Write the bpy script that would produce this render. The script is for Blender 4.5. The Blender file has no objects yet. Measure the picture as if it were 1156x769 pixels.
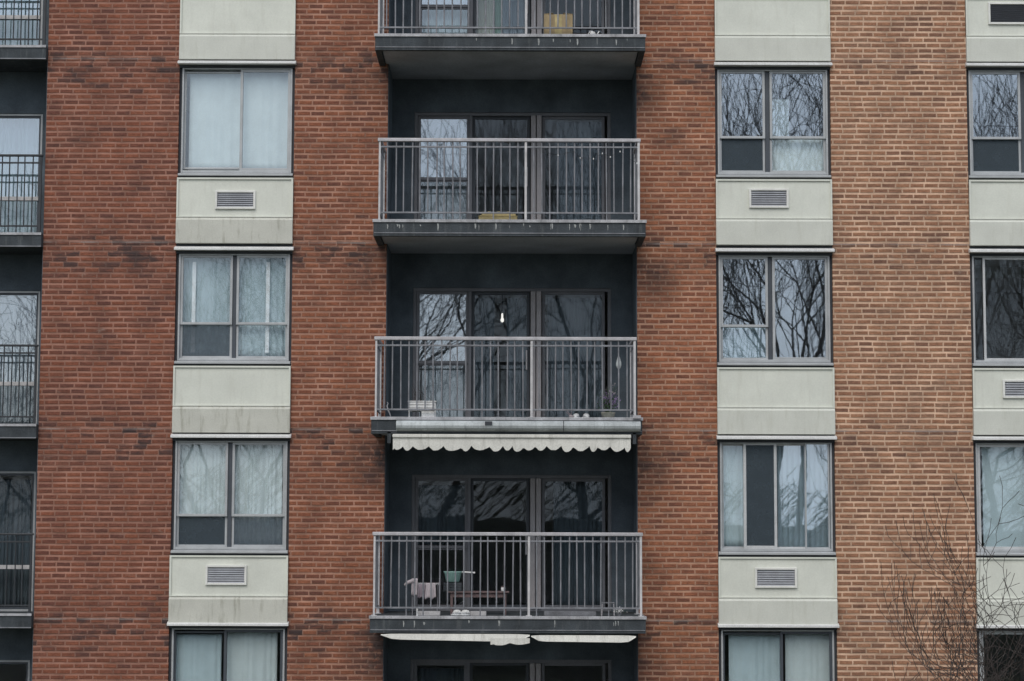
import bpy, bmesh, math, random
from mathutils import Vector, Matrix, Euler, noise

R = math.radians
C = bpy.context.scene.collection
scene = bpy.context.scene

# ------------------------------------------------------------------ camera
F = 2310.0                       # focal length in photo pixels (photo 1156 x 769)
EYE = Vector((0.0, -30.0, 7.5))
ROT = (Matrix.Rotation(R(90 + 5.57), 4, 'X') @ Matrix.Rotation(R(0.17), 4, 'Z'))
cam = bpy.data.cameras.new('camera')
cam.sensor_width = 36.0
cam.lens = 36.0 * F / 1156.0
cam.clip_start = 0.1
cam.clip_end = 2000
camo = bpy.data.objects.new('camera', cam)
C.objects.link(camo)
camo.matrix_world = Matrix.Translation(EYE) @ ROT
scene.camera = camo

# ------------------------------------------------------------------ sky, sun, exposure
SUN_EL, SUN_AZ = R(48), R(196)   # azimuth clockwise from +Y
world = bpy.data.worlds.new('World')
scene.world = world
world.use_nodes = True
wn = world.node_tree
wn.nodes.clear()
wo = wn.nodes.new('ShaderNodeOutputWorld')
bg = wn.nodes.new('ShaderNodeBackground')
sky = wn.nodes.new('ShaderNodeTexSky')
sky.sky_type = 'NISHITA'
sky.sun_disc = False
sky.sun_elevation = SUN_EL
sky.sun_rotation = SUN_AZ
sky.air_density = 1.0
sky.dust_density = 3.0
sky.ozone_density = 1.5
mixw = wn.nodes.new('ShaderNodeMix')          # a veil of cloud over the blue
mixw.data_type = 'RGBA'
tcw = wn.nodes.new('ShaderNodeTexCoord')
nzw = wn.nodes.new('ShaderNodeTexNoise')
nzw.inputs['Scale'].default_value = 2.2
nzw.inputs['Detail'].default_value = 5
wn.links.new(tcw.outputs['Generated'], nzw.inputs['Vector'])
mrw = wn.nodes.new('ShaderNodeMapRange')
mrw.inputs['From Min'].default_value = 0.3
mrw.inputs['From Max'].default_value = 0.7
mrw.inputs['To Min'].default_value = 0.6
mrw.inputs['To Max'].default_value = 0.92
wn.links.new(nzw.outputs['Fac'], mrw.inputs['Value'])
wn.links.new(mrw.outputs['Result'], mixw.inputs['Factor'])
wn.links.new(sky.outputs['Color'], mixw.inputs['A'])
mixw.inputs['B'].default_value = (6.6, 7.3, 8.2, 1)
wn.links.new(mixw.outputs['Result'], bg.inputs['Color'])
bg.inputs['Strength'].default_value = 0.12
wn.links.new(bg.outputs[0], wo.inputs[0])

sun = bpy.data.lights.new('sun', 'SUN')
sun.energy = 1.3
sun.angle = R(40)
sun.color = (1.0, 0.93, 0.82)
suno = bpy.data.objects.new('sun', sun)
C.objects.link(suno)
sd = Vector((math.sin(SUN_AZ) * math.cos(SUN_EL), math.cos(SUN_AZ) * math.cos(SUN_EL), math.sin(SUN_EL)))
suno.rotation_euler = sd.to_track_quat('Z', 'Y').to_euler()

scene.view_settings.view_transform = 'Standard'
scene.view_settings.look = 'None'
scene.view_settings.exposure = 0.2
scene.view_settings.gamma = 1.0
scene.view_settings.use_curve_mapping = False
scene.render.engine = 'CYCLES'
scene.cycles.max_bounces = 8
scene.cycles.transparent_max_bounces = 16

# ------------------------------------------------------------------ measuring helpers
def on_plane(px, py, Y=0.0):
    """world X, Z of the photo pixel on the vertical plane at depth Y"""
    d = ROT.to_3x3() @ Vector(((px - 578) / F, (384.5 - py) / F, -1))
    t = (Y - EYE.y) / d.y
    p = EYE + d * t
    return p.x, p.z
def PX(px, Y=0.0, py=385): return on_plane(px, py, Y)[0]
def PZ(py, Y=0.0, px=578): return on_plane(px, py, Y)[1]

# ------------------------------------------------------------------ mesh helpers
class MB:
    def __init__(s): s.bm = bmesh.new()
    def box(s, x0, x1, y0, y1, z0, z1):
        if x0 > x1: x0, x1 = x1, x0
        if y0 > y1: y0, y1 = y1, y0
        if z0 > z1: z0, z1 = z1, z0
        v = [s.bm.verts.new(p) for p in ((x0,y0,z0),(x1,y0,z0),(x1,y1,z0),(x0,y1,z0),(x0,y0,z1),(x1,y0,z1),(x1,y1,z1),(x0,y1,z1))]
        for f in ((0,3,2,1),(4,5,6,7),(0,1,5,4),(1,2,6,5),(2,3,7,6),(3,0,4,7)):
            s.bm.faces.new([v[i] for i in f])
        return s
    def prism(s, prof, x0, x1):
        """profile of (y, z) points swept from x0 to x1"""
        a = [s.bm.verts.new((x0, y, z)) for y, z in prof]
        b = [s.bm.verts.new((x1, y, z)) for y, z in prof]
        n = len(prof)
        for i in range(n):
            s.bm.faces.new((a[i], a[(i+1) % n], b[(i+1) % n], b[i]))
        s.bm.faces.new(a[::-1]); s.bm.faces.new(b)
        return s
    def extrude_xz(s, pts, y0, y1):
        a = [s.bm.verts.new((x, y0, z)) for x, z in pts]
        b = [s.bm.verts.new((x, y1, z)) for x, z in pts]
        n = len(pts)
        for i in range(n):
            s.bm.faces.new((a[i], b[i], b[(i+1) % n], a[(i+1) % n]))
        s.bm.faces.new(a); s.bm.faces.new(b[::-1])
        return s
    def tube(s, pts, rad, n=8, cap=True):
        pts = [Vector(p) for p in pts]
        if not isinstance(rad, (list, tuple)): rad = [rad] * len(pts)
        rings = []
        u = None
        for i, p in enumerate(pts):
            t = (pts[min(i+1, len(pts)-1)] - pts[max(i-1, 0)])
            if t.length < 1e-9: t = Vector((0, 0, 1))
            t.normalize()
            if u is None:
                u = t.orthogonal().normalized()
            else:
                u = (u - t * u.dot(t))
                u = u.normalized() if u.length > 1e-6 else t.orthogonal().normalized()
            w = t.cross(u)
            rings.append([s.bm.verts.new(p + (u * math.cos(a) + w * math.sin(a)) * rad[i]) for a in [2*math.pi*k/n for k in range(n)]])
        for a, b in zip(rings, rings[1:]):
            for k in range(n):
                s.bm.faces.new((a[k], a[(k+1) % n], b[(k+1) % n], b[k]))
        if cap:
            s.bm.faces.new(rings[0][::-1]); s.bm.faces.new(rings[-1])
        return s
    def lathe(s, prof, cx, cy, z=0, n=18, sx=1.0, sy=1.0):
        """profile of (radius, z) about a vertical axis"""
        rings = [[s.bm.verts.new((cx + r*sx*math.cos(2*math.pi*k/n), cy + r*sy*math.sin(2*math.pi*k/n), z + h)) for k in range(n)] for r, h in prof]
        for a, b in zip(rings, rings[1:]):
            for k in range(n):
                s.bm.faces.new((a[k], a[(k+1) % n], b[(k+1) % n], b[k]))
        s.bm.faces.new(rings[0][::-1]); s.bm.faces.new(rings[-1])
        return s
    def build(s, name, mat, parent=None, bevel=0.0, smooth=False):
        me = bpy.data.meshes.new(name)
        bmesh.ops.recalc_face_normals(s.bm, faces=s.bm.faces[:])
        s.bm.to_mesh(me); s.bm.free()
        me.materials.append(mat)
        o = bpy.data.objects.new(name, me)
        C.objects.link(o)
        if parent is not None: o.parent = parent
        if smooth:
            for p in me.polygons: p.use_smooth = True
        if bevel:
            m = o.modifiers.new('bevel', 'BEVEL'); m.width = bevel; m.segments = 2; m.limit_method = 'ANGLE'
        return o

def tag(o, label=None, cat=None, group=None, kind=None):
    if label: o['label'] = label
    if cat: o['category'] = cat
    if group: o['group'] = group
    if kind: o['kind'] = kind
    return o
def empty(name, loc=(0, 0, 0)):
    o = bpy.data.objects.new(name, None); C.objects.link(o); o.location = loc
    o.empty_display_size = 0.2
    return o

# ------------------------------------------------------------------ materials
def newmat(name):
    m = bpy.data.materials.new(name); m.use_nodes = True
    nt = m.node_tree
    b = nt.nodes['Principled BSDF']
    return m, nt, b
def col(c): return (c[0], c[1], c[2], 1)
def ramp(nt, stops):
    r = nt.nodes.new('ShaderNodeValToRGB')
    e = r.color_ramp.elements
    while len(e) < len(stops): e.new(0.5)
    for i, (p, c) in enumerate(stops):
        e[i].position = p; e[i].color = col(c)
    return r
def math_n(nt, op, a, b=None, c=None, clamp=False):
    n = nt.nodes.new('ShaderNodeMath'); n.operation = op; n.use_clamp = clamp
    for i, v in enumerate((a, b, c)):
        if v is None: continue
        if isinstance(v, (int, float)): n.inputs[i].default_value = v
        else: nt.links.new(v, n.inputs[i])
    return n.outputs[0]
def maprange(nt, v, a, b, c=0.0, d=1.0, smooth=False):
    n = nt.nodes.new('ShaderNodeMapRange')
    if smooth: n.interpolation_type = 'SMOOTHSTEP'
    nt.links.new(v, n.inputs['Value'])
    for k, x in zip(('From Min', 'From Max', 'To Min', 'To Max'), (a, b, c, d)): n.inputs[k].default_value = x
    return n.outputs['Result']
def mixc(nt, fac, a, b, mode='MIX'):
    n = nt.nodes.new('ShaderNodeMix'); n.data_type = 'RGBA'; n.blend_type = mode
    for k, v in (('Factor', fac), ('A', a), ('B', b)):
        if isinstance(v, (int, float)): n.inputs[k].default_value = v
        elif isinstance(v, tuple): n.inputs[k].default_value = col(v)
        else: nt.links.new(v, n.inputs[k])
    return n.outputs['Result']
def noise_n(nt, scale, detail=3, rough=0.55, vec=None, stretch=None, dist=0.0):
    n = nt.nodes.new('ShaderNodeTexNoise')
    n.inputs['Scale'].default_value = scale
    n.inputs['Detail'].default_value = detail
    n.inputs['Roughness'].default_value = rough
    n.inputs['Distortion'].default_value = dist
    if vec is None:
        tc = nt.nodes.new('ShaderNodeTexCoord'); vec = tc.outputs['Object']
    if stretch:
        mp = nt.nodes.new('ShaderNodeMapping'); mp.inputs['Scale'].default_value = stretch
        nt.links.new(vec, mp.inputs['Vector']); vec = mp.outputs['Vector']
    nt.links.new(vec, n.inputs['Vector'])
    return n.outputs['Fac']

def weathered(name, c, rough=0.7, var=0.25, scale=3.0, streak=0.0, streak_col=None, fine=0.12, metallic=0.0, spec=0.4, bump=0.0):
    """a plain colour broken up by broad blotches, fine grain and vertical runs"""
    m, nt, b = newmat(name)
    n1 = maprange(nt, noise_n(nt, scale, 5), 0.3, 0.7, 1 - var, 1 + var)
    n2 = maprange(nt, noise_n(nt, scale * 22, 3), 0.3, 0.7, 1 - fine, 1 + fine)
    k = math_n(nt, 'MULTIPLY', n1, n2)
    comb = nt.nodes.new('ShaderNodeCombineColor')
    for i in range(3): nt.links.new(k, comb.inputs[i])
    cc = mixc(nt, 1.0, c, comb.outputs[0], 'MULTIPLY')
    if streak:
        s = noise_n(nt, 9.0, 5, 0.65, stretch=(1.6, 1.0, 0.22))
        s = maprange(nt, s, 0.5, 0.72, 0, streak, True)
        cc = mixc(nt, s, cc, streak_col)
    nt.links.new(cc, b.inputs['Base Color'])
    b.inputs['Roughness'].default_value = rough
    b.inputs['Metallic'].default_value = metallic
    b.inputs['Specular IOR Level'].default_value = spec
    if bump:
        bp = nt.nodes.new('ShaderNodeBump'); bp.inputs['Strength'].default_value = bump; bp.inputs['Distance'].default_value = 0.01
        nt.links.new(noise_n(nt, scale * 18, 4), bp.inputs['Height']); nt.links.new(bp.outputs[0], b.inputs['Normal'])
    return m

COURSE, BLEN = 0.0815, 0.208
LEDGE_PX = (70.0, 280.5, 492.5, 705.0)
LEDGE = [PZ(y, -0.1) for y in LEDGE_PX]
STOREY = (LEDGE[0] - LEDGE[3]) / 3.0
LEDGE = [LEDGE[0] + STOREY] + LEDGE + [LEDGE[3] - STOREY]       # index = level (0..5)

def brick_mat(name, tones, mortar, dark=1.0, grime=0.5):
    m, nt, b = newmat(name)
    tc = nt.nodes.new('ShaderNodeTexCoord')
    wob = nt.nodes.new('ShaderNodeTexNoise'); wob.inputs['Scale'].default_value = 3.0
    nt.links.new(tc.outputs['Object'], wob.inputs['Vector'])
    sp = nt.nodes.new('ShaderNodeSeparateXYZ'); nt.links.new(tc.outputs['Object'], sp.inputs[0])
    x, y, z = sp.outputs
    u = math_n(nt, 'ADD', x, math_n(nt, 'MULTIPLY', math_n(nt, 'SUBTRACT', wob.outputs['Fac'], 0.5), 0.03))
    u = math_n(nt, 'ADD', u, y)
    v = math_n(nt, 'ADD', z, math_n(nt, 'MULTIPLY', math_n(nt, 'SUBTRACT', wob.outputs['Fac'], 0.5), 0.014))
    vr = math_n(nt, 'DIVIDE', v, COURSE)
    row = math_n(nt, 'FLOOR', vr)
    fv = math_n(nt, 'FRACT', vr)
    wr = nt.nodes.new('ShaderNodeTexWhiteNoise'); wr.noise_dimensions = '1D'
    nt.links.new(row, wr.inputs['W'])
    off = math_n(nt, 'MULTIPLY', math_n(nt, 'MODULO', row, 2.0), 0.5)
    off = math_n(nt, 'ADD', off, math_n(nt, 'MULTIPLY', wr.outputs['Value'], 0.07))
    wr2 = nt.nodes.new('ShaderNodeTexWhiteNoise'); wr2.noise_dimensions = '1D'
    nt.links.new(math_n(nt, 'ADD', row, 517.3), wr2.inputs['W'])
    blen = math_n(nt, 'MULTIPLY', maprange(nt, wr2.outputs['Value'], 0, 1, 0.985, 1.015), BLEN)
    ur = math_n(nt, 'ADD', math_n(nt, 'DIVIDE', u, blen), off)
    cl = math_n(nt, 'FLOOR', ur)
    fu = math_n(nt, 'FRACT', ur)
    cx = nt.nodes.new('ShaderNodeCombineXYZ')
    nt.links.new(cl, cx.inputs[0]); nt.links.new(row, cx.inputs[1])
    wn_ = nt.nodes.new('ShaderNodeTexWhiteNoise'); wn_.noise_dimensions = '3D'
    nt.links.new(cx.outputs[0], wn_.inputs['Vector'])
    # distance of the point from the brick's edges
    dv = math_n(nt, 'MULTIPLY', math_n(nt, 'MINIMUM', fv, math_n(nt, 'SUBTRACT', 1.0, fv)), COURSE)
    du = math_n(nt, 'MULTIPLY', math_n(nt, 'MINIMUM', fu, math_n(nt, 'SUBTRACT', 1.0, fu)), BLEN)
    d = math_n(nt, 'MINIMUM', dv, du)
    rag = math_n(nt, 'MULTIPLY', math_n(nt, 'SUBTRACT', noise_n(nt, 60, 3), 0.5), 0.012)
    d = math_n(nt, 'ADD', d, rag)
    dv2 = math_n(nt, 'ADD', dv, rag); du2 = math_n(nt, 'ADD', du, rag)
    jv = maprange(nt, dv2, 0.0095, 0.0215, 0, 1, True)
    ju = maprange(nt, du2, 0.006, 0.015, 0.1, 1, True)
    isb = math_n(nt, 'MINIMUM', jv, ju)
    # brick tones
    patch = maprange(nt, noise_n(nt, 0.9, 4), 0.3, 0.7, -0.22, 0.22)
    tone = math_n(nt, 'ADD', wn_.outputs['Value'], patch, clamp=True)
    rp = ramp(nt, tones); nt.links.new(tone, rp.inputs[0])
    face = maprange(nt, noise_n(nt, 30, 5, 0.7, stretch=(0.7, 1, 1.3)), 0.3, 0.7, 0.66, 1.30)
    streak = maprange(nt, noise_n(nt, 6.0, 5, 0.75, stretch=(0.8, 1, 2.4)), 0.36, 0.60, 0.76, 1.10)
    face = math_n(nt, 'MULTIPLY', face, streak)
    fc = nt.nodes.new('ShaderNodeCombineColor')
    for i in range(3): nt.links.new(face, fc.inputs[i])
    bc = mixc(nt, 1.0, rp.outputs[0], fc.outputs[0], 'MULTIPLY')
    mn = maprange(nt, noise_n(nt, 2.2, 5), 0.3, 0.7, 0.60, 1.35)
    mcmb = nt.nodes.new('ShaderNodeCombineColor')
    for i in range(3): nt.links.new(mn, mcmb.inputs[i])
    mc = mixc(nt, 1.0, mortar, mcmb.outputs[0], 'MULTIPLY')
    c = mixc(nt, isb, mc, bc)
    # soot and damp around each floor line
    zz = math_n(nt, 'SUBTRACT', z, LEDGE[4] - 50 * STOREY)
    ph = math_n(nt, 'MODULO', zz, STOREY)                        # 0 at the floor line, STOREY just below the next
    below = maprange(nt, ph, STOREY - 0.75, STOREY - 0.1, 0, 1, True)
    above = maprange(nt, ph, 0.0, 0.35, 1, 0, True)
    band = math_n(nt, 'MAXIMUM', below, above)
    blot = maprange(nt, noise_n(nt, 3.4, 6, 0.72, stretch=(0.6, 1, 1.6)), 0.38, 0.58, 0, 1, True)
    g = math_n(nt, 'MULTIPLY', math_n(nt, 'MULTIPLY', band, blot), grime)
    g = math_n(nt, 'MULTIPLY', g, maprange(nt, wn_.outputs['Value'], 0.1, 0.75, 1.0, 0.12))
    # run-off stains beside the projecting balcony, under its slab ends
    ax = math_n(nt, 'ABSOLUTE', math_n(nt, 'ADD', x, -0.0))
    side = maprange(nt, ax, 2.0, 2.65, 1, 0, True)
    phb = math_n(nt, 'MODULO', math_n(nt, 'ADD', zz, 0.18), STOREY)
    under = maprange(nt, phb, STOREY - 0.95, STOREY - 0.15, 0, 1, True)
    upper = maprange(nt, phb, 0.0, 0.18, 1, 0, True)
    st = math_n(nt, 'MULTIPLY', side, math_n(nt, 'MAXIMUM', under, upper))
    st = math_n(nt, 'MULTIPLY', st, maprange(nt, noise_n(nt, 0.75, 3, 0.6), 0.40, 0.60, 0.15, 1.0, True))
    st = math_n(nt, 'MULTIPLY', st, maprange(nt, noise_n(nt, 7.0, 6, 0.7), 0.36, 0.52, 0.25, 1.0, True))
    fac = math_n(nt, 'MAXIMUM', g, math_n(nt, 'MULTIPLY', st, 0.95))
    allover = maprange(nt, noise_n(nt, 1.6, 6, 0.7, stretch=(0.6, 1, 1.0)), 0.47, 0.75, 0, 0.4, True)
    fac = math_n(nt, 'MAXIMUM', fac, allover)
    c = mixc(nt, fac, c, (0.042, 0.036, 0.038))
    # pale soft joint at the floor line
    jl = math_n(nt, 'ABSOLUTE', math_n(nt, 'SUBTRACT', ph, 0.055))
    jm = maprange(nt, math_n(nt, 'ADD', jl, rag), 0.008, 0.016, 0.6, 0, True)
    jm = math_n(nt, 'MULTIPLY', jm, maprange(nt, noise_n(nt, 2.0, 4), 0.4, 0.6, 0.15, 1))
    c = mixc(nt, jm, c, (0.30, 0.26, 0.24))
    # pale lime bloom here and there
    lime = maprange(nt, noise_n(nt, 2.6, 6, 0.7, stretch=(1, 1, 1.8)), 0.60, 0.78, 0, 0.35, True)
    c = mixc(nt, lime, c, (0.40, 0.36, 0.31))
    nt.links.new(c, b.inputs['Base Color'])
    b.inputs['Roughness'].default_value = 0.88
    b.inputs['Specular IOR Level'].default_value = 0.25
    h = math_n(nt, 'ADD', isb, math_n(nt, 'MULTIPLY', face, 0.35))
    h = math_n(nt, 'ADD', h, math_n(nt, 'MULTIPLY', wn_.outputs['Value'], 0.35))
    bp = nt.nodes.new('ShaderNodeBump'); bp.inputs['Strength'].default_value = 0.8; bp.inputs['Distance'].default_value = 0.008
    nt.links.new(h, bp.inputs['Height']); nt.links.new(bp.outputs[0], b.inputs['Normal'])
    return m

red_tones = [(0.0, (0.135, 0.055, 0.042)), (0.15, (0.165, 0.063, 0.044)), (0.5, (0.205, 0.073, 0.045)), (0.8, (0.235, 0.084, 0.050)), (1.0, (0.195, 0.080, 0.056))]
mid_tones = [(0.0, (0.155, 0.064, 0.046)), (0.15, (0.20, 0.076, 0.049)), (0.5, (0.245, 0.090, 0.052)), (0.8, (0.275, 0.104, 0.058)), (1.0, (0.23, 0.095, 0.062))]
tan_tones = [(0.0, (0.215, 0.110, 0.074)), (0.12, (0.265, 0.135, 0.086)), (0.55, (0.32, 0.158, 0.095)), (0.85, (0.35, 0.180, 0.108)), (1.0, (0.30, 0.165, 0.108))]
M = {}
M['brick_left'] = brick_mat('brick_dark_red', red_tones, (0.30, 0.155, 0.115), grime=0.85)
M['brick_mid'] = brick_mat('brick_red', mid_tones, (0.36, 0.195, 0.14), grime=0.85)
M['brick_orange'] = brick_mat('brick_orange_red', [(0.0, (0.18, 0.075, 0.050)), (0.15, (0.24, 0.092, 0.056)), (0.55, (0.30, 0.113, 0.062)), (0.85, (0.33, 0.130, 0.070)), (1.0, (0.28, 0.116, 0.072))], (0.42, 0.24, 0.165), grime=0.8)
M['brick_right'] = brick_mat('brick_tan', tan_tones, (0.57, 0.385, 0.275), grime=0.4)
M['panel'] = weathered('spandrel_paint', (0.63, 0.645, 0.585), 0.6, 0.07, 2.0, 0.3, (0.50, 0.50, 0.44), fine=0.04)
M['band'] = weathered('slab_edge_paint', (0.51, 0.51, 0.46), 0.7, 0.08, 2.5, 0.6, (0.24, 0.23, 0.18), fine=0.06)
M['band_clean'] = weathered('slab_edge_clean', (0.57, 0.58, 0.53), 0.7, 0.06, 2.5, 0.3, (0.42, 0.42, 0.35), fine=0.05)
M['ledge'] = weathered('ledge_metal', (0.66, 0.66, 0.66), 0.45, 0.1, 3.0, 0.2, (0.35, 0.35, 0.35))
M['gap'] = weathered('dark_sealant_and_shade', (0.05, 0.055, 0.065), 0.9, 0.1)  # sealant colour, also painted as shade in gaps and the open vent
M['alu'] = weathered('aluminium_frame', (0.40, 0.415, 0.43), 0.45, 0.12, 4.0, metallic=0.15)
M['alu_light'] = weathered('aluminium_light', (0.50, 0.51, 0.52), 0.45, 0.1, 4.0, metallic=0.1)
M['alu_dark'] = weathered('aluminium_dark', (0.06, 0.07, 0.085), 0.5, 0.1, 4.0)
M['door_frame'] = weathered('door_frame', (0.16, 0.165, 0.185), 0.5, 0.12, 4.0)
M['door_post'] = weathered('door_post', (0.36, 0.34, 0.35), 0.6, 0.12, 4.0)
M['recess'] = weathered('recess_shade_wall', (0.092, 0.115, 0.138), 0.85, 0.35, 2.0, bump=0.3)  # recess shade and its faded blacks put into the wall colour
M['soffit'] = weathered('soffit_paint', (0.38, 0.40, 0.44), 0.85, 0.2, 1.4, bump=0.15)
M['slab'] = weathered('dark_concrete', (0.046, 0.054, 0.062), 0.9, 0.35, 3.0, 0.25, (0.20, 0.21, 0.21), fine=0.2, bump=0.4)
M['slab_trim'] = weathered('slab_edge_strip', (0.36, 0.36, 0.38), 0.6, 0.3, 6.0, 0.5, (0.12, 0.12, 0.12), fine=0.3)
M['fascia'] = weathered('peeling_white_metal', (0.40, 0.43, 0.44), 0.5, 0.25, 3.0, 0.6, (0.14, 0.16, 0.17), fine=0.15)
M['rail'] = weathered('weathered_rail', (0.20, 0.205, 0.225), 0.55, 0.3, 6.0, fine=0.25, metallic=0.1)
M['rail_top'] = weathered('handrail_metal', (0.42, 0.41, 0.43), 0.5, 0.2, 6.0, fine=0.2, metallic=0.1)
M['rail_post'] = weathered('pale_post', (0.50, 0.49, 0.50), 0.5, 0.2, 6.0, fine=0.2)
M['rail_dark'] = weathered('dark_rail', (0.03, 0.034, 0.04), 0.5, 0.2, 6.0)
M['vent'] = weathered('vent_metal', (0.33, 0.34, 0.37), 0.5, 0.15, 6.0)
M['vent_frame'] = weathered('vent_frame', (0.68, 0.68, 0.65), 0.5, 0.1, 6.0)
M['awning'] = weathered('awning_canvas', (0.64, 0.63, 0.59), 0.9, 0.12, 3.0, 0.55, (0.33, 0.32, 0.29), fine=0.1, bump=0.2)
M['plaster'] = weathered('room_plaster', (0.42, 0.41, 0.40), 0.9, 0.05)
M['white_plastic'] = weathered('white_plastic', (0.80, 0.80, 0.80), 0.4, 0.08)
M['bark'] = weathered('bark', (0.055, 0.045, 0.042), 0.9, 0.3, 8.0, bump=0.5)
M['bark_grey'] = weathered('bark_grey', (0.05, 0.045, 0.042), 0.9, 0.3, 3.0)
M['asphalt'] = weathered('asphalt', (0.05, 0.05, 0.052), 0.9, 0.2, 1.0)
M['pavement'] = weathered('pavement', (0.28, 0.28, 0.27), 0.9, 0.15, 1.0)
M['kerb'] = weathered('kerb', (0.32, 0.32, 0.31), 0.9, 0.15, 1.0)
M['grass'] = weathered('winter_grass', (0.085, 0.085, 0.04), 0.95, 0.4, 0.6, fine=0.4)
M['roof'] = weathered('roof_gravel', (0.2, 0.2, 0.2), 0.9, 0.2)

def glass_mat(name, refl=0.30, tint=(0.86, 0.92, 0.95), wave=0.05):
    m = bpy.data.materials.new(name); m.use_nodes = True
    nt = m.node_tree; nt.nodes.clear()
    out = nt.nodes.new('ShaderNodeOutputMaterial')
    tr = nt.nodes.new('ShaderNodeBsdfTransparent'); tr.inputs['Color'].default_value = col(tint)
    gl = nt.nodes.new('ShaderNodeBsdfGlossy'); gl.inputs['Roughness'].default_value = 0.012
    gl.inputs['Color'].default_value = (0.86, 0.93, 1.0, 1)
    lw = nt.nodes.new('ShaderNodeLayerWeight'); lw.inputs['Blend'].default_value = 0.5
    fac = maprange(nt, math_n(nt, 'POWER', lw.outputs['Facing'], 4.5), 0.0, 1.0, refl, 1.0)
    bp = nt.nodes.new('ShaderNodeBump'); bp.inputs['Strength'].default_value = wave; bp.inputs['Distance'].default_value = 0.02
    nt.links.new(noise_n(nt, 3.5, 2, 0.5, stretch=(1, 1, 0.8)), bp.inputs['Height'])
    nt.links.new(bp.outputs[0], gl.inputs['Normal'])
    mx = nt.nodes.new('ShaderNodeMixShader')
    nt.links.new(fac, mx.inputs[0]); nt.links.new(tr.outputs[0], mx.inputs[1]); nt.links.new(gl.outputs[0], mx.inputs[2])
    nt.links.new(mx.outputs[0], out.inputs[0])
    return m
M['glass'] = glass_mat('window_glass', 0.09, tint=(0.96, 0.982, 0.99), wave=0.008)
M['glass_coated'] = glass_mat('window_glass_coated', 0.23, tint=(0.93, 0.96, 0.98), wave=0.008)
M['glass_plain'] = glass_mat('window_glass_plain', 0.03, tint=(0.93, 0.96, 0.98), wave=0.008)

def cloth_mat(name, c, transl=0.12, var=0.08):
    m = weathered(name, c, 0.9, var, 3.0, fine=0.06)
    nt = m.node_tree; b = nt.nodes['Principled BSDF']
    out = [n for n in nt.nodes if n.type == 'OUTPUT_MATERIAL'][0]
    t = nt.nodes.new('ShaderNodeBsdfTranslucent'); t.inputs['Color'].default_value = col(c)
    mx = nt.nodes.new('ShaderNodeMixShader'); mx.inputs[0].default_value = transl
    nt.links.new(b.outputs[0], mx.inputs[1]); nt.links.new(t.outputs[0], mx.inputs[2]); nt.links.new(mx.outputs[0], out.inputs[0])
    return m
def lace_mat(name, c, scale=40, dens=0.5):
    """open lace: cloth with procedural holes"""
    m = bpy.data.materials.new(name); m.use_nodes = True
    nt = m.node_tree; b = nt.nodes['Principled BSDF']
    b.inputs['Base Color'].default_value = col(c); b.inputs['Roughness'].default_value = 0.9
    out = [n for n in nt.nodes if n.type == 'OUTPUT_MATERIAL'][0]
    tr = nt.nodes.new('ShaderNodeBsdfTransparent')
    mx = nt.nodes.new('ShaderNodeMixShader')
    f = maprange(nt, noise_n(nt, scale, 3, 0.6), dens - 0.06, dens + 0.06, 0.1, 0.95, True)
    nt.links.new(f, mx.inputs[0]); nt.links.new(tr.outputs[0], mx.inputs[1]); nt.links.new(b.outputs[0], mx.inputs[2])
    nt.links.new(mx.outputs[0], out.inputs[0])
    return m
def screen_mat(name, c=(0.055, 0.065, 0.08), opac=0.78):
    m = bpy.data.materials.new(name); m.use_nodes = True
    nt = m.node_tree; b = nt.nodes['Principled BSDF']
    b.inputs['Base Color'].default_value = col(c); b.inputs['Roughness'].default_value = 0.8
    out = [n for n in nt.nodes if n.type == 'OUTPUT_MATERIAL'][0]
    tr = nt.nodes.new('ShaderNodeBsdfTransparent')
    mx = nt.nodes.new('ShaderNodeMixShader')
    f = maprange(nt, noise_n(nt, 7, 4), 0.3, 0.7, opac - 0.08, opac + 0.08)
    nt.links.new(f, mx.inputs[0]); nt.links.new(tr.outputs[0], mx.inputs[1]); nt.links.new(b.outputs[0], mx.inputs[2])
    nt.links.new(mx.outputs[0], out.inputs[0])
    return m
M['screen'] = screen_mat('insect_screen', (0.040, 0.058, 0.074), 0.76)
M['screen_fine'] = screen_mat('insect_screen_fine', (0.10, 0.13, 0.16), 0.45)
M['cur_white'] = cloth_mat('white_curtain', (0.72, 0.78, 0.78))
M['cur_blue'] = cloth_mat('pale_blue_curtain', (0.60, 0.70, 0.73))
M['cur_blue2'] = cloth_mat('dull_blue_curtain', (0.42, 0.52, 0.55))
M['cur_grey'] = cloth_mat('grey_curtain', (0.30, 0.34, 0.37))
M['cur_dim'] = cloth_mat('dim_curtain', (0.10, 0.12, 0.135))
M['cur_cream'] = cloth_mat('cream_curtain', (0.62, 0.60, 0.50))
M['cur_green'] = cloth_mat('green_curtain', (0.30, 0.42, 0.33))
M['lace'] = lace_mat('lace', (0.72, 0.75, 0.74))
M['card'] = weathered('cardboard', (0.36, 0.28, 0.17), 0.9, 0.15, 5)
M['straw'] = weathered('straw_board', (0.46, 0.38, 0.20), 0.9, 0.2, 8)
M['pink'] = weathered('pale_pink_cloth', (0.46, 0.41, 0.43), 0.9, 0.2, 9)
M['grey_cloth'] = weathered('grey_pink_cloth', (0.26, 0.22, 0.25), 0.9, 0.2, 9)
M['mint'] = weathered('mint_plastic', (0.28, 0.46, 0.42), 0.5, 0.12, 9)
M['redwood'] = weathered('red_brown_wood', (0.15, 0.105, 0.105), 0.7, 0.3, 12)
M['petal'] = weathered('purple_petals', (0.27, 0.20, 0.36), 0.9, 0.3, 30)
M['leaf'] = weathered('dull_leaves', (0.05, 0.09, 0.05), 0.9, 0.3, 30)
M['pot'] = weathered('pale_pot', (0.50, 0.49, 0.42), 0.7, 0.2, 12)
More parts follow.
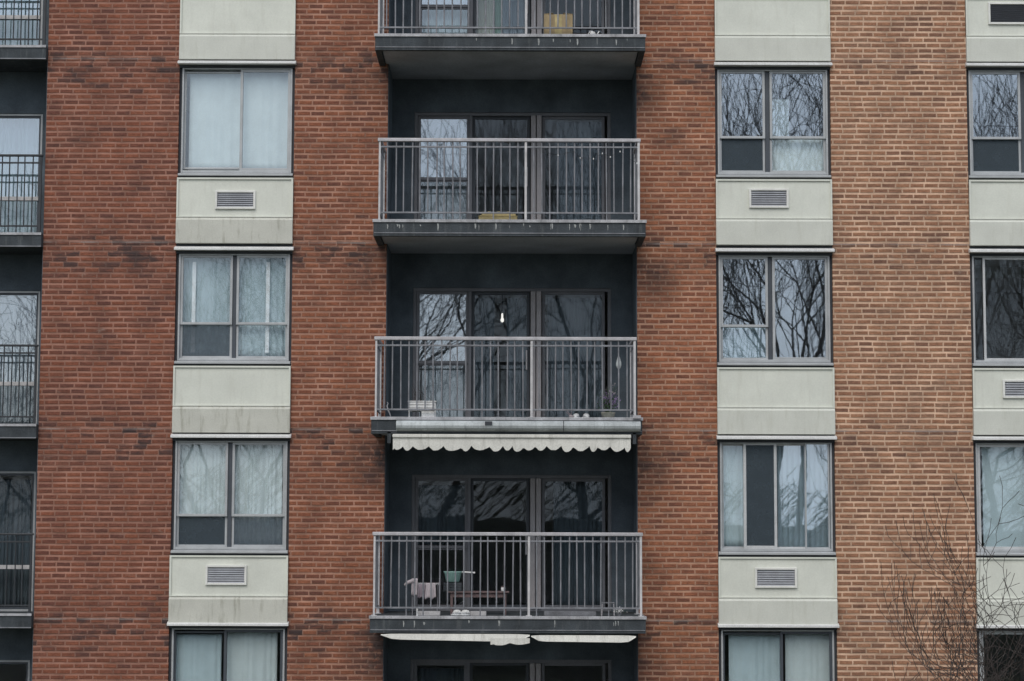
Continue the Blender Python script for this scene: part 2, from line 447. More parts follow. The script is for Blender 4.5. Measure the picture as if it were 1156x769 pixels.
m, nt, b = newmat('lit_bulb'); b.inputs['Emission Color'].default_value = (1, 0.93, 0.84, 1); b.inputs['Emission Strength'].default_value = 1.0
b.inputs['Base Color'].default_value = (0.9, 0.9, 0.88, 1); M['bulb'] = m

# ------------------------------------------------------------------ ground
def struct(name, mb, mat): return tag(mb.build(name, mat), kind='structure')
g = MB(); g.box(-400, 400, -500, 300, -0.5, 0.0); struct('ground', g, M['grass'])
g = MB(); g.box(-200, 200, -19, -12, 0.004, 0.008); struct('road', g, M['asphalt'])
g = MB(); g.box(-200, 200, -11.75, -9.6, 0.0, 0.13); struct('pavement', g, M['pavement'])
g = MB(); g.box(-200, 200, -12.0, -11.754, 0.0, 0.14).box(-200, 200, -19.25, -19.004, 0.0, 0.14); struct('kerb', g, M['kerb'])

# ------------------------------------------------------------------ the building
B = empty('apartment_building', (0, 0, 0))
tag(B, 'brick apartment block with pale window bays and stacked railed balconies', 'building')
TOPZ = LEDGE[0] + 1.6
XL, XR = -13.4, 12.2
OPL = (-10.6, PX(46))            # left balcony opening
BAYA = (PX(196.8), PX(329.0))
OPC = (PX(435.5), PX(719.5))     # central balcony opening
BAYB = (PX(809), PX(941))
BAYC = (PX(1096.5), PX(1229))
PD = 0.34                        # pier depth
def pier(x0, x1, mat):
    g = MB(); g.box(x0, x1, 0.0, PD, 0.0, TOPZ); g.build('brick_wall', mat, B)
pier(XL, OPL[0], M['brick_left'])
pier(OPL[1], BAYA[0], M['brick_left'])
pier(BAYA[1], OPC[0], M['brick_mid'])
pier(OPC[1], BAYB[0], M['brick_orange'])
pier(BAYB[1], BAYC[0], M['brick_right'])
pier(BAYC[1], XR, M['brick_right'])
g = MB(); g.box(XL - 0.15, XR + 0.15, -0.15, 11.9, TOPZ + 0.003, TOPZ + 0.3); g.build('roof', M['roof'], B)
g = MB(); g.box(XL, XL + 0.3, PD + 0.003, 11.7, 0, TOPZ); g.box(XR - 0.3, XR, PD + 0.003, 11.7, 0, TOPZ); g.box(XL + 0.303, XR - 0.303, 11.4, 11.7, 0, TOPZ)
g.build('rear_wall', M['brick_mid'], B)
g = MB()
for k in range(6):               # floor plates behind the front wall
    zt = LEDGE[k] + 0.02
    g.box(XL + 0.31, XR - 0.31, 1.75, 11.3, zt - 0.2, zt)
g.build('floor_plate', M['plaster'], B)

S = 76.3
def room(x0, x1, z0, z1, y0, y1):
    """five plastered faces, open towards the window"""
    t = 0.05
    g = MB()
    g.box(x0 - t, x0, y0, y1, z0, z1).box(x1, x1 + t, y0, y1, z0, z1)
    g.box(x0 - t, x1 + t, y1, y1 + t, z0, z1).box(x0 - t, x1 + t, y0, y1 + t, z0 - t, z0 - 0.001).box(x0 - t, x1 + t, y0, y1 + t, z1 + 0.001, z1 + t)
    return g.build('room', M['plaster'], B)

def rect_frame(g, x0, x1, z0, z1, y0, y1, w, wb=None):
    wb = wb or w
    g.box(x0, x0 + w, y0, y1, z0, z1).box(x1 - w, x1, y0, y1, z0, z1)
    g.box(x0 + w, x1 - w, y0, y1, z1 - w, z1).box(x0 + w, x1 - w, y0, y1, z0, z0 + wb)

def vent(x0, x1, z0, z1, dark=False):
    g = MB(); rect_frame(g, x0, x1, z0, z1, -0.062, -0.031, 0.032)
    v = g.build('air_vent', M['vent_frame'], B, bevel=0.004)
    g = MB()
    n = max(5, int((z1 - z0 - 0.064) / 0.030))
    h = (z1 - z0 - 0.064) / n
    for i in range(n):
        z = z0 + 0.032 + i * h
        g.prism([(-0.052, z), (-0.032, z + h * 0.75), (-0.032, z + h * 0.55), (-0.052, z - 0.004 + 0.001)], x0 + 0.033, x1 - 0.033)
    g.box(x0 + 0.033, x1 - 0.033, -0.0318, -0.0305, z0 + 0.033, z1 - 0.033)
    g.build('louvre', M['gap'] if dark else M['vent'], v)  # if dark: slats coloured with the shade of an empty opening
    return v

def bay_level(bay, k, vented, clean=False, sashes=None, ledge_w=0.0):
    x0, x1 = bay
    L = LEDGE[k]
    Zs = lambda dpx: L - dpx / S
    # ledge (drip flashing) over the window head
    g = MB(); g.prism([(-0.10, L - 0.035), (-0.10, L), (-0.02, L + 0.028), (0.02, L + 0.028), (0.02, L - 0.035)], x0 - 0.015, x1 + 0.02)
    g.build('window_ledge', M['ledge'], B, bevel=0.004)
    g = MB(); g.box(x0, x1, 0.005, PD, L - 0.075, L + 0.06); g.build('shadow_gap', M['gap'], B)  # joint filler, coloured dark for the shade under band and ledge
    # spandrel below the window: upper panel and the slab-edge band
    p = MB(); p.box(x0 + 0.012, x1 - 0.012, -0.030, PD - 0.01, Zs(178.5), Zs(134))
    pn = p.build('spandrel_panel', M['panel'], B, bevel=0.008)
    q = MB(); q.prism([(-0.045, Zs(178.5) - 0.002), (-0.045, Zs(179.5) - 0.002), (-0.070, Zs(181.5)), (-0.070, Zs(208.2)), (0.2, Zs(208.2)), (0.2, Zs(178.5) - 0.002)], x0, x1)
    q.build('slab_band', M['band_clean'] if clean else M['band'], pn, bevel=0.005)
    r = MB(); rect_frame(r, x0 + 0.001, x1 - 0.001, Zs(178.4), Zs(133.2), -0.052, -0.0305, 0.026, 0.014)
    r.build('panel_trim', M['panel'], pn)
    # seam lines where sheets meet, and the sealed gap over them
    g = MB(); g.box(x0, x1, 0.012, PD, Zs(134) + 0.0, Zs(131)); g.build('shadow_gap', M['gap'], B)
    if vented is not None:
        vx0, vx1, vz0, vz1 = vented
        vent(vx0, vx1, vz0, vz1, vented is vc0)

def window(bay, k, units, mat='alu', glass='glass', sill=True):
    """units: list of sashes (px0, px1, dpx0, dpx1, y, kind, frame width px, frame material) in photo pixels from the ledge"""
    x0, x1 = bay
    L = LEDGE[k]
    zt, zb = L - 5 / S, L - 127 / S
    g = MB(); rect_frame(g, x0 + 0.04, x1 - 0.04, zb, zt, 0.03, 0.14, 0.028, 0.04)
    w = g.build('window', M[mat], B, bevel=0.004)
    for (ja, jb) in ((x0 + 0.003, x0 + 0.039), (x1 - 0.039, x1 - 0.003)):
        g = MB(); g.box(ja, jb, 0.05, 0.2, zb, zt); g.build('jamb_filler', M['gap'], w)
    g = MB(); g.prism([(-0.045, zb - 0.05), (-0.045, zb - 0.02), (0.028, zb - 0.003), (0.2, zb - 0.003), (0.2, zb - 0.05)], x0 + 0.01, x1 - 0.01)
    g.build('sill', M['alu'], w, bevel=0.003)
    for (a, b_, t, bo, y, kind, fw, fm) in units:
        ax, bx = a, b_
        zt2, zb2 = L - t / S, L - bo / S
        g = MB(); f = fw / S
        rect_frame(g, ax, bx, zb2, zt2, y, y + 0.035, f)
        g.build('sash', M[fm], w, bevel=0.003)
        if kind in ('glass', 'both', 'coated', 'plain', 'fine'):
            gm = {'glass': glass, 'both': glass, 'fine': glass, 'coated': 'glass_coated', 'plain': 'glass_plain'}[kind]
            g = MB(); g.box(ax + f - 0.004, bx - f + 0.004, y + 0.015, y + 0.019, zb2 + f - 0.004, zt2 - f + 0.004)
            p = g.build('pane', M[gm], w)
            tilt_pane(p)
        if kind in ('screen', 'both', 'fine'):
            g = MB(); g.box(ax + f - 0.004, bx - f + 0.004, y + 0.004, y + 0.0052, zb2 + f - 0.004, zt2 - f + 0.004)
            g.build('insect_screen', M['screen_fine' if kind == 'fine' else 'screen'], w)
    return w
PR = random.Random(5)
def tilt_pane(p):
    """a pane never sits perfectly plumb: a fraction of a degree each way about its own middle"""
    vs = p.data.vertices
    c = sum((v.co for v in vs), Vector()) / len(vs)
    m = Matrix.Rotation(R(PR.uniform(-0.10, 0.10)), 3, 'X') @ Matrix.Rotation(R(PR.uniform(-0.10, 0.10)), 3, 'Z')
    for v in vs: v.co = c + m @ (v.co - c)

ab, bb, cb = BAYA, BAYB, BAYC
def XA(px): return PX(px, 0.06)
def vbox(px0, px1, py0, py1):
    return (PX(px0, -0.05), PX(px1, -0.05), PZ(py1, -0.05), PZ(py0, -0.05))
def vcopy(v, dz): return (v[0], v[1], v[2] + dz, v[3] + dz)
va1 = vbox(240, 286, 216, 237); va3 = vbox(236.5, 282.5, 639, 661.5)
vb1 = vbox(847, 892, 212, 234); vb3 = vbox(850, 897, 640, 663)
vc0 = vbox(1123, 1170, 1, 26); vc2 = vbox(1131, 1177, 427, 448)
bay_level(ab, 0, None, True); bay_level(ab, 1, va1); bay_level(ab, 2, None); bay_level(ab, 3, va3); bay_level(ab, 4, None); bay_level(ab, 5, vcopy(va3, -2 * STOREY))
bay_level(bb, 0, None, True); bay_level(bb, 1, vb1, True); bay_level(bb, 2, None, True); bay_level(bb, 3, vb3, True); bay_level(bb, 4, None, True); bay_level(bb, 5, vcopy(vb3, -2 * STOREY))
bay_level(cb, 0, vc0, True); bay_level(cb, 1, None, True); bay_level(cb, 2, vc2, True); bay_level(cb, 3, None, True); bay_level(cb, 4, vcopy(vc2, -2 * STOREY)); bay_level(cb, 5, None)
# masonry base under the lowest bays, top course over the highest ones
for bay in (ab, bb, cb):
    g = MB(); g.box(bay[0] + 0.001, bay[1] - 0.001, 0.0, PD, 0.0, LEDGE[5] - 212 / S); g.build('base_wall', M['brick_mid'], B)
    g = MB(); g.box(bay[0] + 0.002, bay[1] - 0.002, -0.03, PD, LEDGE[0] + 0.065, TOPZ - 0.003); g.build('parapet_panel', M['panel'], B)

def X1(px): return PX(px, 0.05)
# two tall sliding lights
def tall(bay, k, div, div2=None, fm='alu', first=0.085, second=0.045, kind='glass'):
    x0, x1 = bay
    a, b_ = x0 + 0.068, x1 - 0.068
    d = X1(div)
    return window(bay, k, [(a, d + 0.02, 9, 122, first, kind, 2.2, fm), (d - 0.02, b_, 7, 124, second, kind, 3.0, fm)])
def quad(bay, k, d0, d1, railL, railR, low=('screen', 'glass'), hi=('glass', 'glass'), fm='alu'):
    x0, x1 = bay
    L = LEDGE_PX[k - 1] if 1 <= k <= 4 else None
    a, b_ = x0 + 0.068, x1 - 0.068
    e0, e1 = X1(d0), X1(d1)
    un = []
    if railL: un += [(a, e0, 7, railL, 0.055, hi[0], 2.8, fm), (a, e0, railL - 2.5, 124, 0.092, low[0] if low[0] != 'screen' else 'both', 2.6, fm)]
    else: un += [(a, e0, 7, 124, 0.055, hi[0], 3.0, fm)]
    if railR: un += [(e1, b_, 7, railR, 0.055, hi[1], 2.8, fm), (e1, b_, railR - 2.5, 124, 0.092, low[1] if low[1] != 'screen' else 'both', 2.6, fm)]
    else: un += [(e1, b_, 7, 124, 0.055, hi[1], 3.0, fm)]
    w = window(bay, k, un)
    g = MB(); g.box(e0 + 0.002, e1 - 0.002, 0.075, 0.13, LEDGE[k] - 124 / S + 0.0, LEDGE[k] - 8 / S); g.build('mullion', M['alu_dark'], w, bevel=0.003)
    return w
tall(ab, 0, 268); tall(ab, 1, 268.5, fm='alu')
quad(ab, 2, 261.5, 266, 86, 86, low=('fine', 'glass'))
quad(ab, 3, 259.5, 264.5, 90, 90, low=('screen', 'fine'))
tall(ab, 4, 260, fm='alu_dark'); tall(ab, 5, 260)
tall(bb, 0, 872); quad(bb, 1, 866, 871.5, 85, 85, low=('screen', 'glass'), hi=('coated', 'coated'))
quad(bb, 2, 867.5, 872.5, 87, None, low=('coated', 'glass'), hi=('coated', 'coated'))
# level 3 of the right-hand bay: four narrow sliding lights, one of them slid open behind its screen
L3 = LEDGE[3]
window(bb, 3, [(bb[0] + 0.068, X1(841), 7, 124, 0.09, 'glass', 2.2, 'alu'), (X1(838), X1(875.5), 5.5, 124, 0.05, 'screen', 3.2, 'alu_light'),
               (X1(873.5), X1(909), 7, 124, 0.088, 'coated', 2.0, 'alu_light'), (X1(907), bb[1] - 0.078, 6, 124, 0.05, 'coated', 1.6, 'alu')])
tall(bb, 4, 879, fm='alu_dark'); tall(bb, 5, 879)
tall(cb, 0, 1160); quad(cb, 1, 1158, 1163, 85, 85, low=('screen', 'screen'), hi=('coated', 'coated'), fm='alu')
window(cb, 2, [(cb[0] + 0.068, X1(1114), 7, 124, 0.085, 'plain', 2.0, 'alu_dark'), (X1(1111), X1(1168), 7, 124, 0.05, 'plain', 2.6, 'alu_light'), (X1(1166), cb[1] - 0.08, 7, 124, 0.085, 'plain', 2.0, 'alu')])
quad(cb, 3, 1158, 1163, None, None, fm='alu_light'); quad(cb, 4, 1158, 1163, None, None, hi=('coated', 'coated')); tall(cb, 5, 1160)

for bay in (ab, bb, cb):
    for k in range(6):
        room(bay[0] - 0.3, bay[1] + 0.3, LEDGE[k] - 190 / S, LEDGE[k] - 0.0, PD + 0.02, 3.6)

# ------------------------------------------------------------------ balconies
YB = 1.0                          # face of the recessed door wall
YF = -1.0                         # front of the projecting slabs
def railing(parent, x0, x1, yr, ztop, zslab, mid=None, mats=('rail', 'rail_top', 'rail_post'), sides=True, wall_y=0.0, seed=1, sp=0.1155, hand=0.05):
    """front run of balusters with handrail, returning to the wall at both ends"""
    rr = random.Random(seed)
    mr, mt, mp = (M[k] for k in mats)
    z2 = ztop - 0.125; z1 = zslab + 0.115
    g = MB()
    g.box(x0, x1, yr - 0.012, yr + 0.012, z2 - 0.012, z2 + 0.012)
    g.box(x0, x1, yr - 0.012, yr + 0.012, z1 - 0.012, z1 + 0.012)
    if sides:
        for x in (x0, x1):
            g.box(x - 0.010, x + 0.010, yr + 0.014, wall_y - 0.002, z2 - 0.012, z2 + 0.012)
            g.box(x - 0.010, x + 0.010, yr + 0.014, wall_y - 0.002, z1 - 0.012, z1 + 0.012)
    r = g.build('railing', mr, parent, bevel=0.002)
    g = MB(); g.box(x0 - 0.03, x1 + 0.03, yr - 0.03, yr + 0.03, ztop - hand, ztop)
    if sides:
        g.box(x0 - 0.03, x0 + 0.03, yr + 0.031, wall_y - 0.002, ztop - hand, ztop).box(x1 - 0.03, x1 + 0.03, yr + 0.031, wall_y - 0.002, ztop - hand, ztop)
    g.build('handrail', mt, r, bevel=0.008)
    posts = [(x0, yr, 0.014), (x1, yr, 0.017)]
    if mid is not None: posts.append((mid, yr, 0.017))
    if sides: posts += [(x0, wall_y - 0.08, 0.022), (x1, wall_y - 0.08, 0.018)]
    for (x, y, h) in posts:
        g = MB(); g.box(x - h, x + h, y - h, y + h, zslab + 0.001, ztop - hand - 0.001)
        g.box(x - h - 0.025, x + h + 0.025, y - h - 0.02, y + h + 0.02, zslab + 0.0012, zslab + 0.012)
        g.build('post', mp, r, bevel=0.003)
    runs = [(x0, mid), (mid, x1)] if mid is not None else [(x0, x1)]
    for a, b_ in runs:
        n = int(round((b_ - a) / sp))
        g = MB()
        for i in range(1, n):
            x = a + (b_ - a) * i / n + rr.uniform(-0.006, 0.006)
            dx = rr.uniform(-0.008, 0.008)
            zb = z1 - 0.012 if rr.random() > 0.3 else zslab + 0.004
            w = 0.0085
            g.tube([(x, yr, zb), (x + dx * 0.4, yr + 0.001, (zb + ztop) / 2), (x + dx, yr, ztop - hand - 0.001)], w * 1.25, 6)
        g.build('baluster_panel', mr, r)
    if sides:
        for x in (x0, x1):
            g = MB()
            n = int((wall_y - yr - 0.15) / sp)
            for i in range(1, n):
                y = yr + (wall_y - 0.08 - yr) * i / n
                g.tube([(x, y, z1), (x, y, ztop - hand - 0.001)], 0.0105, 6)
            g.build('baluster_panel', mr, r)
    return r

def flakes(x0, x1, y, z0, z1, n, seed, parent, mat):
    """white drips and flakes of lime on a slab's face, each a thin crust a few millimetres thick"""
    rr = random.Random(seed); g = MB()
    for _ in range(n):
        x = rr.uniform(x0, x1); w = rr.uniform(0.006, 0.03); top = z1 - rr.uniform(0, 0.3) * (z1 - z0); h = rr.uniform(0.03, 0.13)
        bot = max(z0, top - h)
        pts = [(x - w * .5, top), (x + w * .4, top - 0.004), (x + w * .6, (top + bot) / 2), (x + w * .15, bot), (x - w * .25, bot + 0.01), (x - w * .3, (top + bot) / 2)]
        g.extrude_xz(pts, y - 0.003, y + 0.001)
    g.build('lime_drips', mat, parent)
M['lime'] = weathered('lime_crust', (0.30, 0.31, 0.31), 0.9, 0.3, 20, fine=0.3)

CB = [  # level, slab top, slab bottom, rail top, slab px x0/x1, rail px x0/x1, mid post
    (0, None, None, None, (424, 728), (428, 720), 595),
    (1, 39.0, 58.5, None, (423.5, 728.5), (428, 720.5), 594),
    (2, 248.5, 267.5, 156.5, (421.5, 729), (428.5, 721), 593.5),
    (3, 471.5, 487.0, 380.5, (419, 725), (424.5, 716.5), 600),
    (4, 696.0, 712.0, 601.0, (417.5, 729), (422.5, 723.5), 597),
    (5, None, None, None, (417, 729), (421, 725), 597)]
zsl = {k: PZ(a, YF) for k, a in ((1, 39.0), (2, 248.5), (3, 471.5), (4, 696.0))}
zsl[0] = zsl[1] + STOREY; zsl[5] = zsl[4] - STOREY
def central_balcony(row):
    k, st, sb, rt, (sx0, sx1), (rx0, rx1), mid = row
    z1 = zsl[k]
    th = 0.235
    pyr = {0: 0, 1: 40, 2: 249, 3: 472, 4: 697, 5: 760}[k]
    X0, X1_ = PX(sx0, YF, pyr), PX(sx1, YF, pyr)
    g = MB()
    # slab: the outer apron projects, the inner part runs back to the door wall
    g.box(X0, X1_, YF, -0.003, z1 - th + 0.045, z1)
    g.box(OPC[0] + 0.004, OPC[1] - 0.004, -0.002, YB + 0.2, z1 - th + 0.045, z1 - 0.0)
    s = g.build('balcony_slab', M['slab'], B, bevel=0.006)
    g = MB(); g.box(X0 + 0.10, X1_ - 0.10, YF + 0.09, -0.004, z1 - th + 0.030, z1 - th + 0.0442)
    g.box(OPC[0] + 0.006, OPC[1] - 0.006, -0.0035, YB + 0.05, z1 - th + 0.030, z1 - th + 0.0442); g.build('soffit', M['soffit'], s)
    g = MB(); g.box(X0, X1_, YF, YF + 0.075, z1 - th, z1 - th + 0.044)
    g.box(X0, X0 + 0.09, YF + 0.076, -0.003, z1 - th, z1 - th + 0.044).box(X1_ - 0.09, X1_, YF + 0.076, -0.003, z1 - th, z1 - th + 0.044)
    g.build('drip_beam', M['slab'], s, bevel=0.005)
    g = MB(); g.box(X0 - 0.012, X1_ + 0.012, YF - 0.018, YF - 0.002, z1 - 0.038, z1 + 0.006)
    g.box(X0 - 0.012, X0 - 0.002, YF - 0.001, -0.004, z1 - 0.03, z1 + 0.004).box(X1_ + 0.002, X1_ + 0.012, YF - 0.001, -0.004, z1 - 0.03, z1 + 0.004)
    g.build('edge_strip', M['slab_trim'], s, bevel=0.003)
    g = MB(); g.box(X0 + 0.01, X1_ - 0.01, YF - 0.010, YF - 0.001, z1 - th + 0.038, z1 - th + 0.050); g.build('lower_strip', M['rail'], s)
    if k != 3:
        flakes(X0 + 0.2, X1_ - 0.2, YF, z1 - 0.16, z1 - 0.045, 22 if k == 2 else 9, 50 + k * 3, s, M['lime'])
    ztop = PZ(rt, -0.93) if rt else z1 + 1.17
    railing(B, PX(rx0, -0.93, pyr - 40), PX(rx1, -0.93, pyr - 40), -0.93, ztop, z1, PX(mid, -0.93, pyr - 40), seed=30 + k)
    # recess walls; the dark lining carries the recess's shade in its colour
    zc = z1 - th + 0.03 + STOREY if k > 0 else TOPZ
    ztopwall = (zsl[k - 1] - th + 0.029) if k > 0 else TOPZ - 0.01
    g = MB()
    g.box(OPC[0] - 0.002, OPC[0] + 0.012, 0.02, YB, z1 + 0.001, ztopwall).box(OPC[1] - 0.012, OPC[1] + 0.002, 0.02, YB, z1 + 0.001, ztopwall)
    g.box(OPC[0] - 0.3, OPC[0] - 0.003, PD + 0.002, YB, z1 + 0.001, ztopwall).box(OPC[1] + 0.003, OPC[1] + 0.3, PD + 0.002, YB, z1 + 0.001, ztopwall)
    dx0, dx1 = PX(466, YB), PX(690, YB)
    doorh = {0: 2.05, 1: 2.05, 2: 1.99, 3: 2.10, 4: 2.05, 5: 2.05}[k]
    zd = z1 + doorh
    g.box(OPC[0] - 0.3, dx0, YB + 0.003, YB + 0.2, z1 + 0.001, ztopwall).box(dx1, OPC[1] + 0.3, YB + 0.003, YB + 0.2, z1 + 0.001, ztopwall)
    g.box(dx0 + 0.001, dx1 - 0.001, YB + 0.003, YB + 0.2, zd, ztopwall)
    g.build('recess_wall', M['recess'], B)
    room(OPC[0] - 0.2, OPC[1] + 0.2, z1, ztopwall, YB + 0.21, 5.2)
    # glazed door wall: fixed light, sliding light, thick post, sliding door
    g = MB(); rect_frame(g, dx0 + 0.001, dx1 - 0.001, z1 + 0.002, zd - 0.001, YB + 0.02, YB + 0.13, 0.05)
    w = g.build('balcony_door', M['door_frame'], B, bevel=0.004)
    P = lambda px: PX(px, YB)
    g = MB(); g.box(P(599), P(604.5), YB - 0.02, YB + 0.12, z1 + 0.053, zd - 0.052).box(P(605.5), P(611), YB - 0.03, YB + 0.12, z1 + 0.053, zd - 0.052)
    g.build('door_post', M['door_post'], w, bevel=0.006)
    zr = z1 + 0.95
    for (a, b_, za, zb, y, gm, fm) in ((470, 529, zr - 0.01, zd - 0.05, 0.05, 'glass_plain' if k > 3 else 'glass_coated', 'door_frame'), (470, 529, z1 + 0.05, zr + 0.01, 0.07, 'glass', 'door_frame'),
                                       (532, 598, z1 + 0.05, zd - 0.05, 0.09, 'glass_plain', 'alu_dark'), (612, 683, z1 + 0.05, zd - 0.05, 0.06, 'glass_plain', 'door_frame')):
        g = MB(); rect_frame(g, P(a), P(b_), za, zb, YB + y, YB + y + 0.035, 0.045); g.build('sash', M[fm], w, bevel=0.003)
        g = MB(); g.box(P(a) + 0.04, P(b_) - 0.04, YB + y + 0.015, YB + y + 0.019, za + 0.04, zb - 0.04)
        tilt_pane(g.build('pane', M[gm], w))
    g = MB(); g.box(P(529), P(532), YB + 0.02, YB + 0.12, z1 + 0.053, zd - 0.052); g.build('mullion', M['door_frame'], w)
    g = MB(); g.box(P(594) - 0.005, P(594) + 0.018, YB + 0.05, YB + 0.085, z1 + 0.85, z1 + 1.15); g.build('handle', M['rail_post'], w, bevel=0.004)
    return s
slabs = {row[0]: central_balcony(row) for row in CB}

# level 3: pale gutter-like cover over the slab face; canvas awnings rolled up under levels 3 and 4
z3 = zsl[3]
g = MB()
prof = [(YF - 0.004, z3 - 0.045), (YF - 0.05, z3 - 0.055), (YF - 0.085, z3 - 0.085), (YF - 0.095, z3 - 0.12), (YF - 0.085, z3 - 0.155), (YF - 0.055, z3 - 0.185), (YF - 0.004, z3 - 0.20)]
g.prism(prof, PX(448, YF - 0.08), PX(636, YF - 0.08)).prism(prof, PX(636.8, YF - 0.08), PX(723, YF - 0.08))
fc = g.build('fascia_cover', M['fascia'], slabs[3], smooth=False)
g = MB(); g.box(PX(548, YF), PX(556, YF), YF - 0.11, YF - 0.08, z3 - 0.11, z3 - 0.06); g.build('fascia_clip', M['gap'], slabs[3])
g = MB(); g.box(PX(714, YF), PX(723, YF), YF - 0.06, YF - 0.02, z3 - 0.01, z3 + 0.035); g.build('corner_bracket', M['rail_top'], slabs[3])

def scallop(x0, x1, zt, zb, amp, n, seed, y0, y1, ragged=0.3):
    rr = random.Random(seed)
    pts = [(x0, zt)]
    x = x0; pts.append((x, zb - amp * 0.7))
    st = (x1 - x0) / n
    while x < x1 - st * 0.35:
        w = min(st * rr.uniform(0.6, 1.45) if ragged > 0.4 else st, x1 - x)
        lo = amp * rr.uniform(0.55, 1.15); hi = amp * (rr.uniform(-0.75, 0.2) if ragged > 0.4 else 0.1)
        for t, f in ((0.16, 0.55), (0.3, 0.92), (0.45, 1.0), (0.62, 0.93), (0.8, 0.6), (0.9, 0.3)):
            pts.append((x + w * t, zb - (hi + (lo - hi) * f) + rr.uniform(-1, 1) * amp * ragged * 0.12))
        x += w
        pts.append((x, zb - hi))
    x1 = x
    pts.append((x1, zt))
    g = MB()
    # many narrow strips so that the ragged outline fills cleanly
    low = pts[1:-1]
    for (xa, za), (xb, zb_) in zip(low, low[1:]):
        f = [g.bm.verts.new(p) for p in ((xa, y0, za), (xb, y0, zb_), (xb, y0, zt), (xa, y0, zt))]
        h = [g.bm.verts.new((v.co.x, y1, v.co.z)) for v in f]
        g.bm.faces.new(f); g.bm.faces.new(h[::-1]); g.bm.faces.new((f[0], h[0], h[1], f[1]))
    return g
za = PZ(490.5, YF - 0.02)
xa0, xa1 = PX(443.5, YF - 0.02, 500), PX(712, YF - 0.02, 500)
g = MB(); g.tube([(xa0, YF + 0.06, za - 0.03), (xa1, YF + 0.06, za - 0.03)], 0.045, 16)
aw = g.build('awning', M['awning'], B, smooth=False)
g = scallop(xa0, xa1, za - 0.052, PZ(506, YF - 0.02), 0.045, 19, 4, YF - 0.024, YF - 0.020, 0.6); g.build('valance', M['awning'], aw)
g = MB(); g.box(xa0 - 0.005, xa1 + 0.005, YF - 0.05, YF - 0.012, za - 0.05, za); g.build('front_bar', M['awning'], aw, bevel=0.01)
g = MB(); g.box(xa1 + 0.03, xa1 + 0.08, YF, YF + 0.08, za - 0.13, za + 0.03).box(xa0 - 0.08, xa0 - 0.03, YF, YF + 0.08, za - 0.13, za + 0.03); g.build('bracket', M['slab'], aw)

zb4 = PZ(715.5, YF)
xb0, xb1, xm = PX(430, YF, 720), PX(718, YF, 720), PX(598, YF, 720)
def taper_bar(x0, x1, h0, h1, z, y0, y1):
    g = MB(); n = 14
    top, bot = [], []
    for i in range(n + 1):
        t = i / n; x = x0 + (x1 - x0) * t
        e = min(1.0, min(t, 1 - t) * 9 + 0.25)
        top.append((x, z - 0.012 * (1 - e))); bot.append((x, z - (h0 + (h1 - h0) * t) * e))
    for i in range(n):
        f = [g.bm.verts.new(p) for p in ((bot[i][0], y0, bot[i][1]), (bot[i+1][0], y0, bot[i+1][1]), (top[i+1][0], y0 + 0.02, top[i+1][1]), (top[i][0], y0 + 0.02, top[i][1]))]
        h = [g.bm.verts.new((v.co.x, y1, v.co.z)) for v in f]
        g.bm.faces.new(f); g.bm.faces.new(h[::-1])
        g.bm.faces.new((f[0], h[0], h[1], f[1])); g.bm.faces.new((f[3], f[2], h[2], h[3]))
    return g
g = taper_bar(xb0, xm, 0.075, 0.11, zb4 - 0.005, YF - 0.03, YF + 0.05); aw2 = g.build('awning', M['awning'], B)
g = taper_bar(xm + 0.02, xb1, 0.085, 0.10, zb4 - 0.02, YF - 0.01, YF + 0.05); g.build('canvas_roll', M['awning'], aw2)
g = scallop(PX(555, YF), xm, zb4 - 0.06, PZ(725.5, YF), 0.045, 2, 9, YF - 0.034, YF - 0.031, 0.3); g.build('valance', M['awning'], aw2)

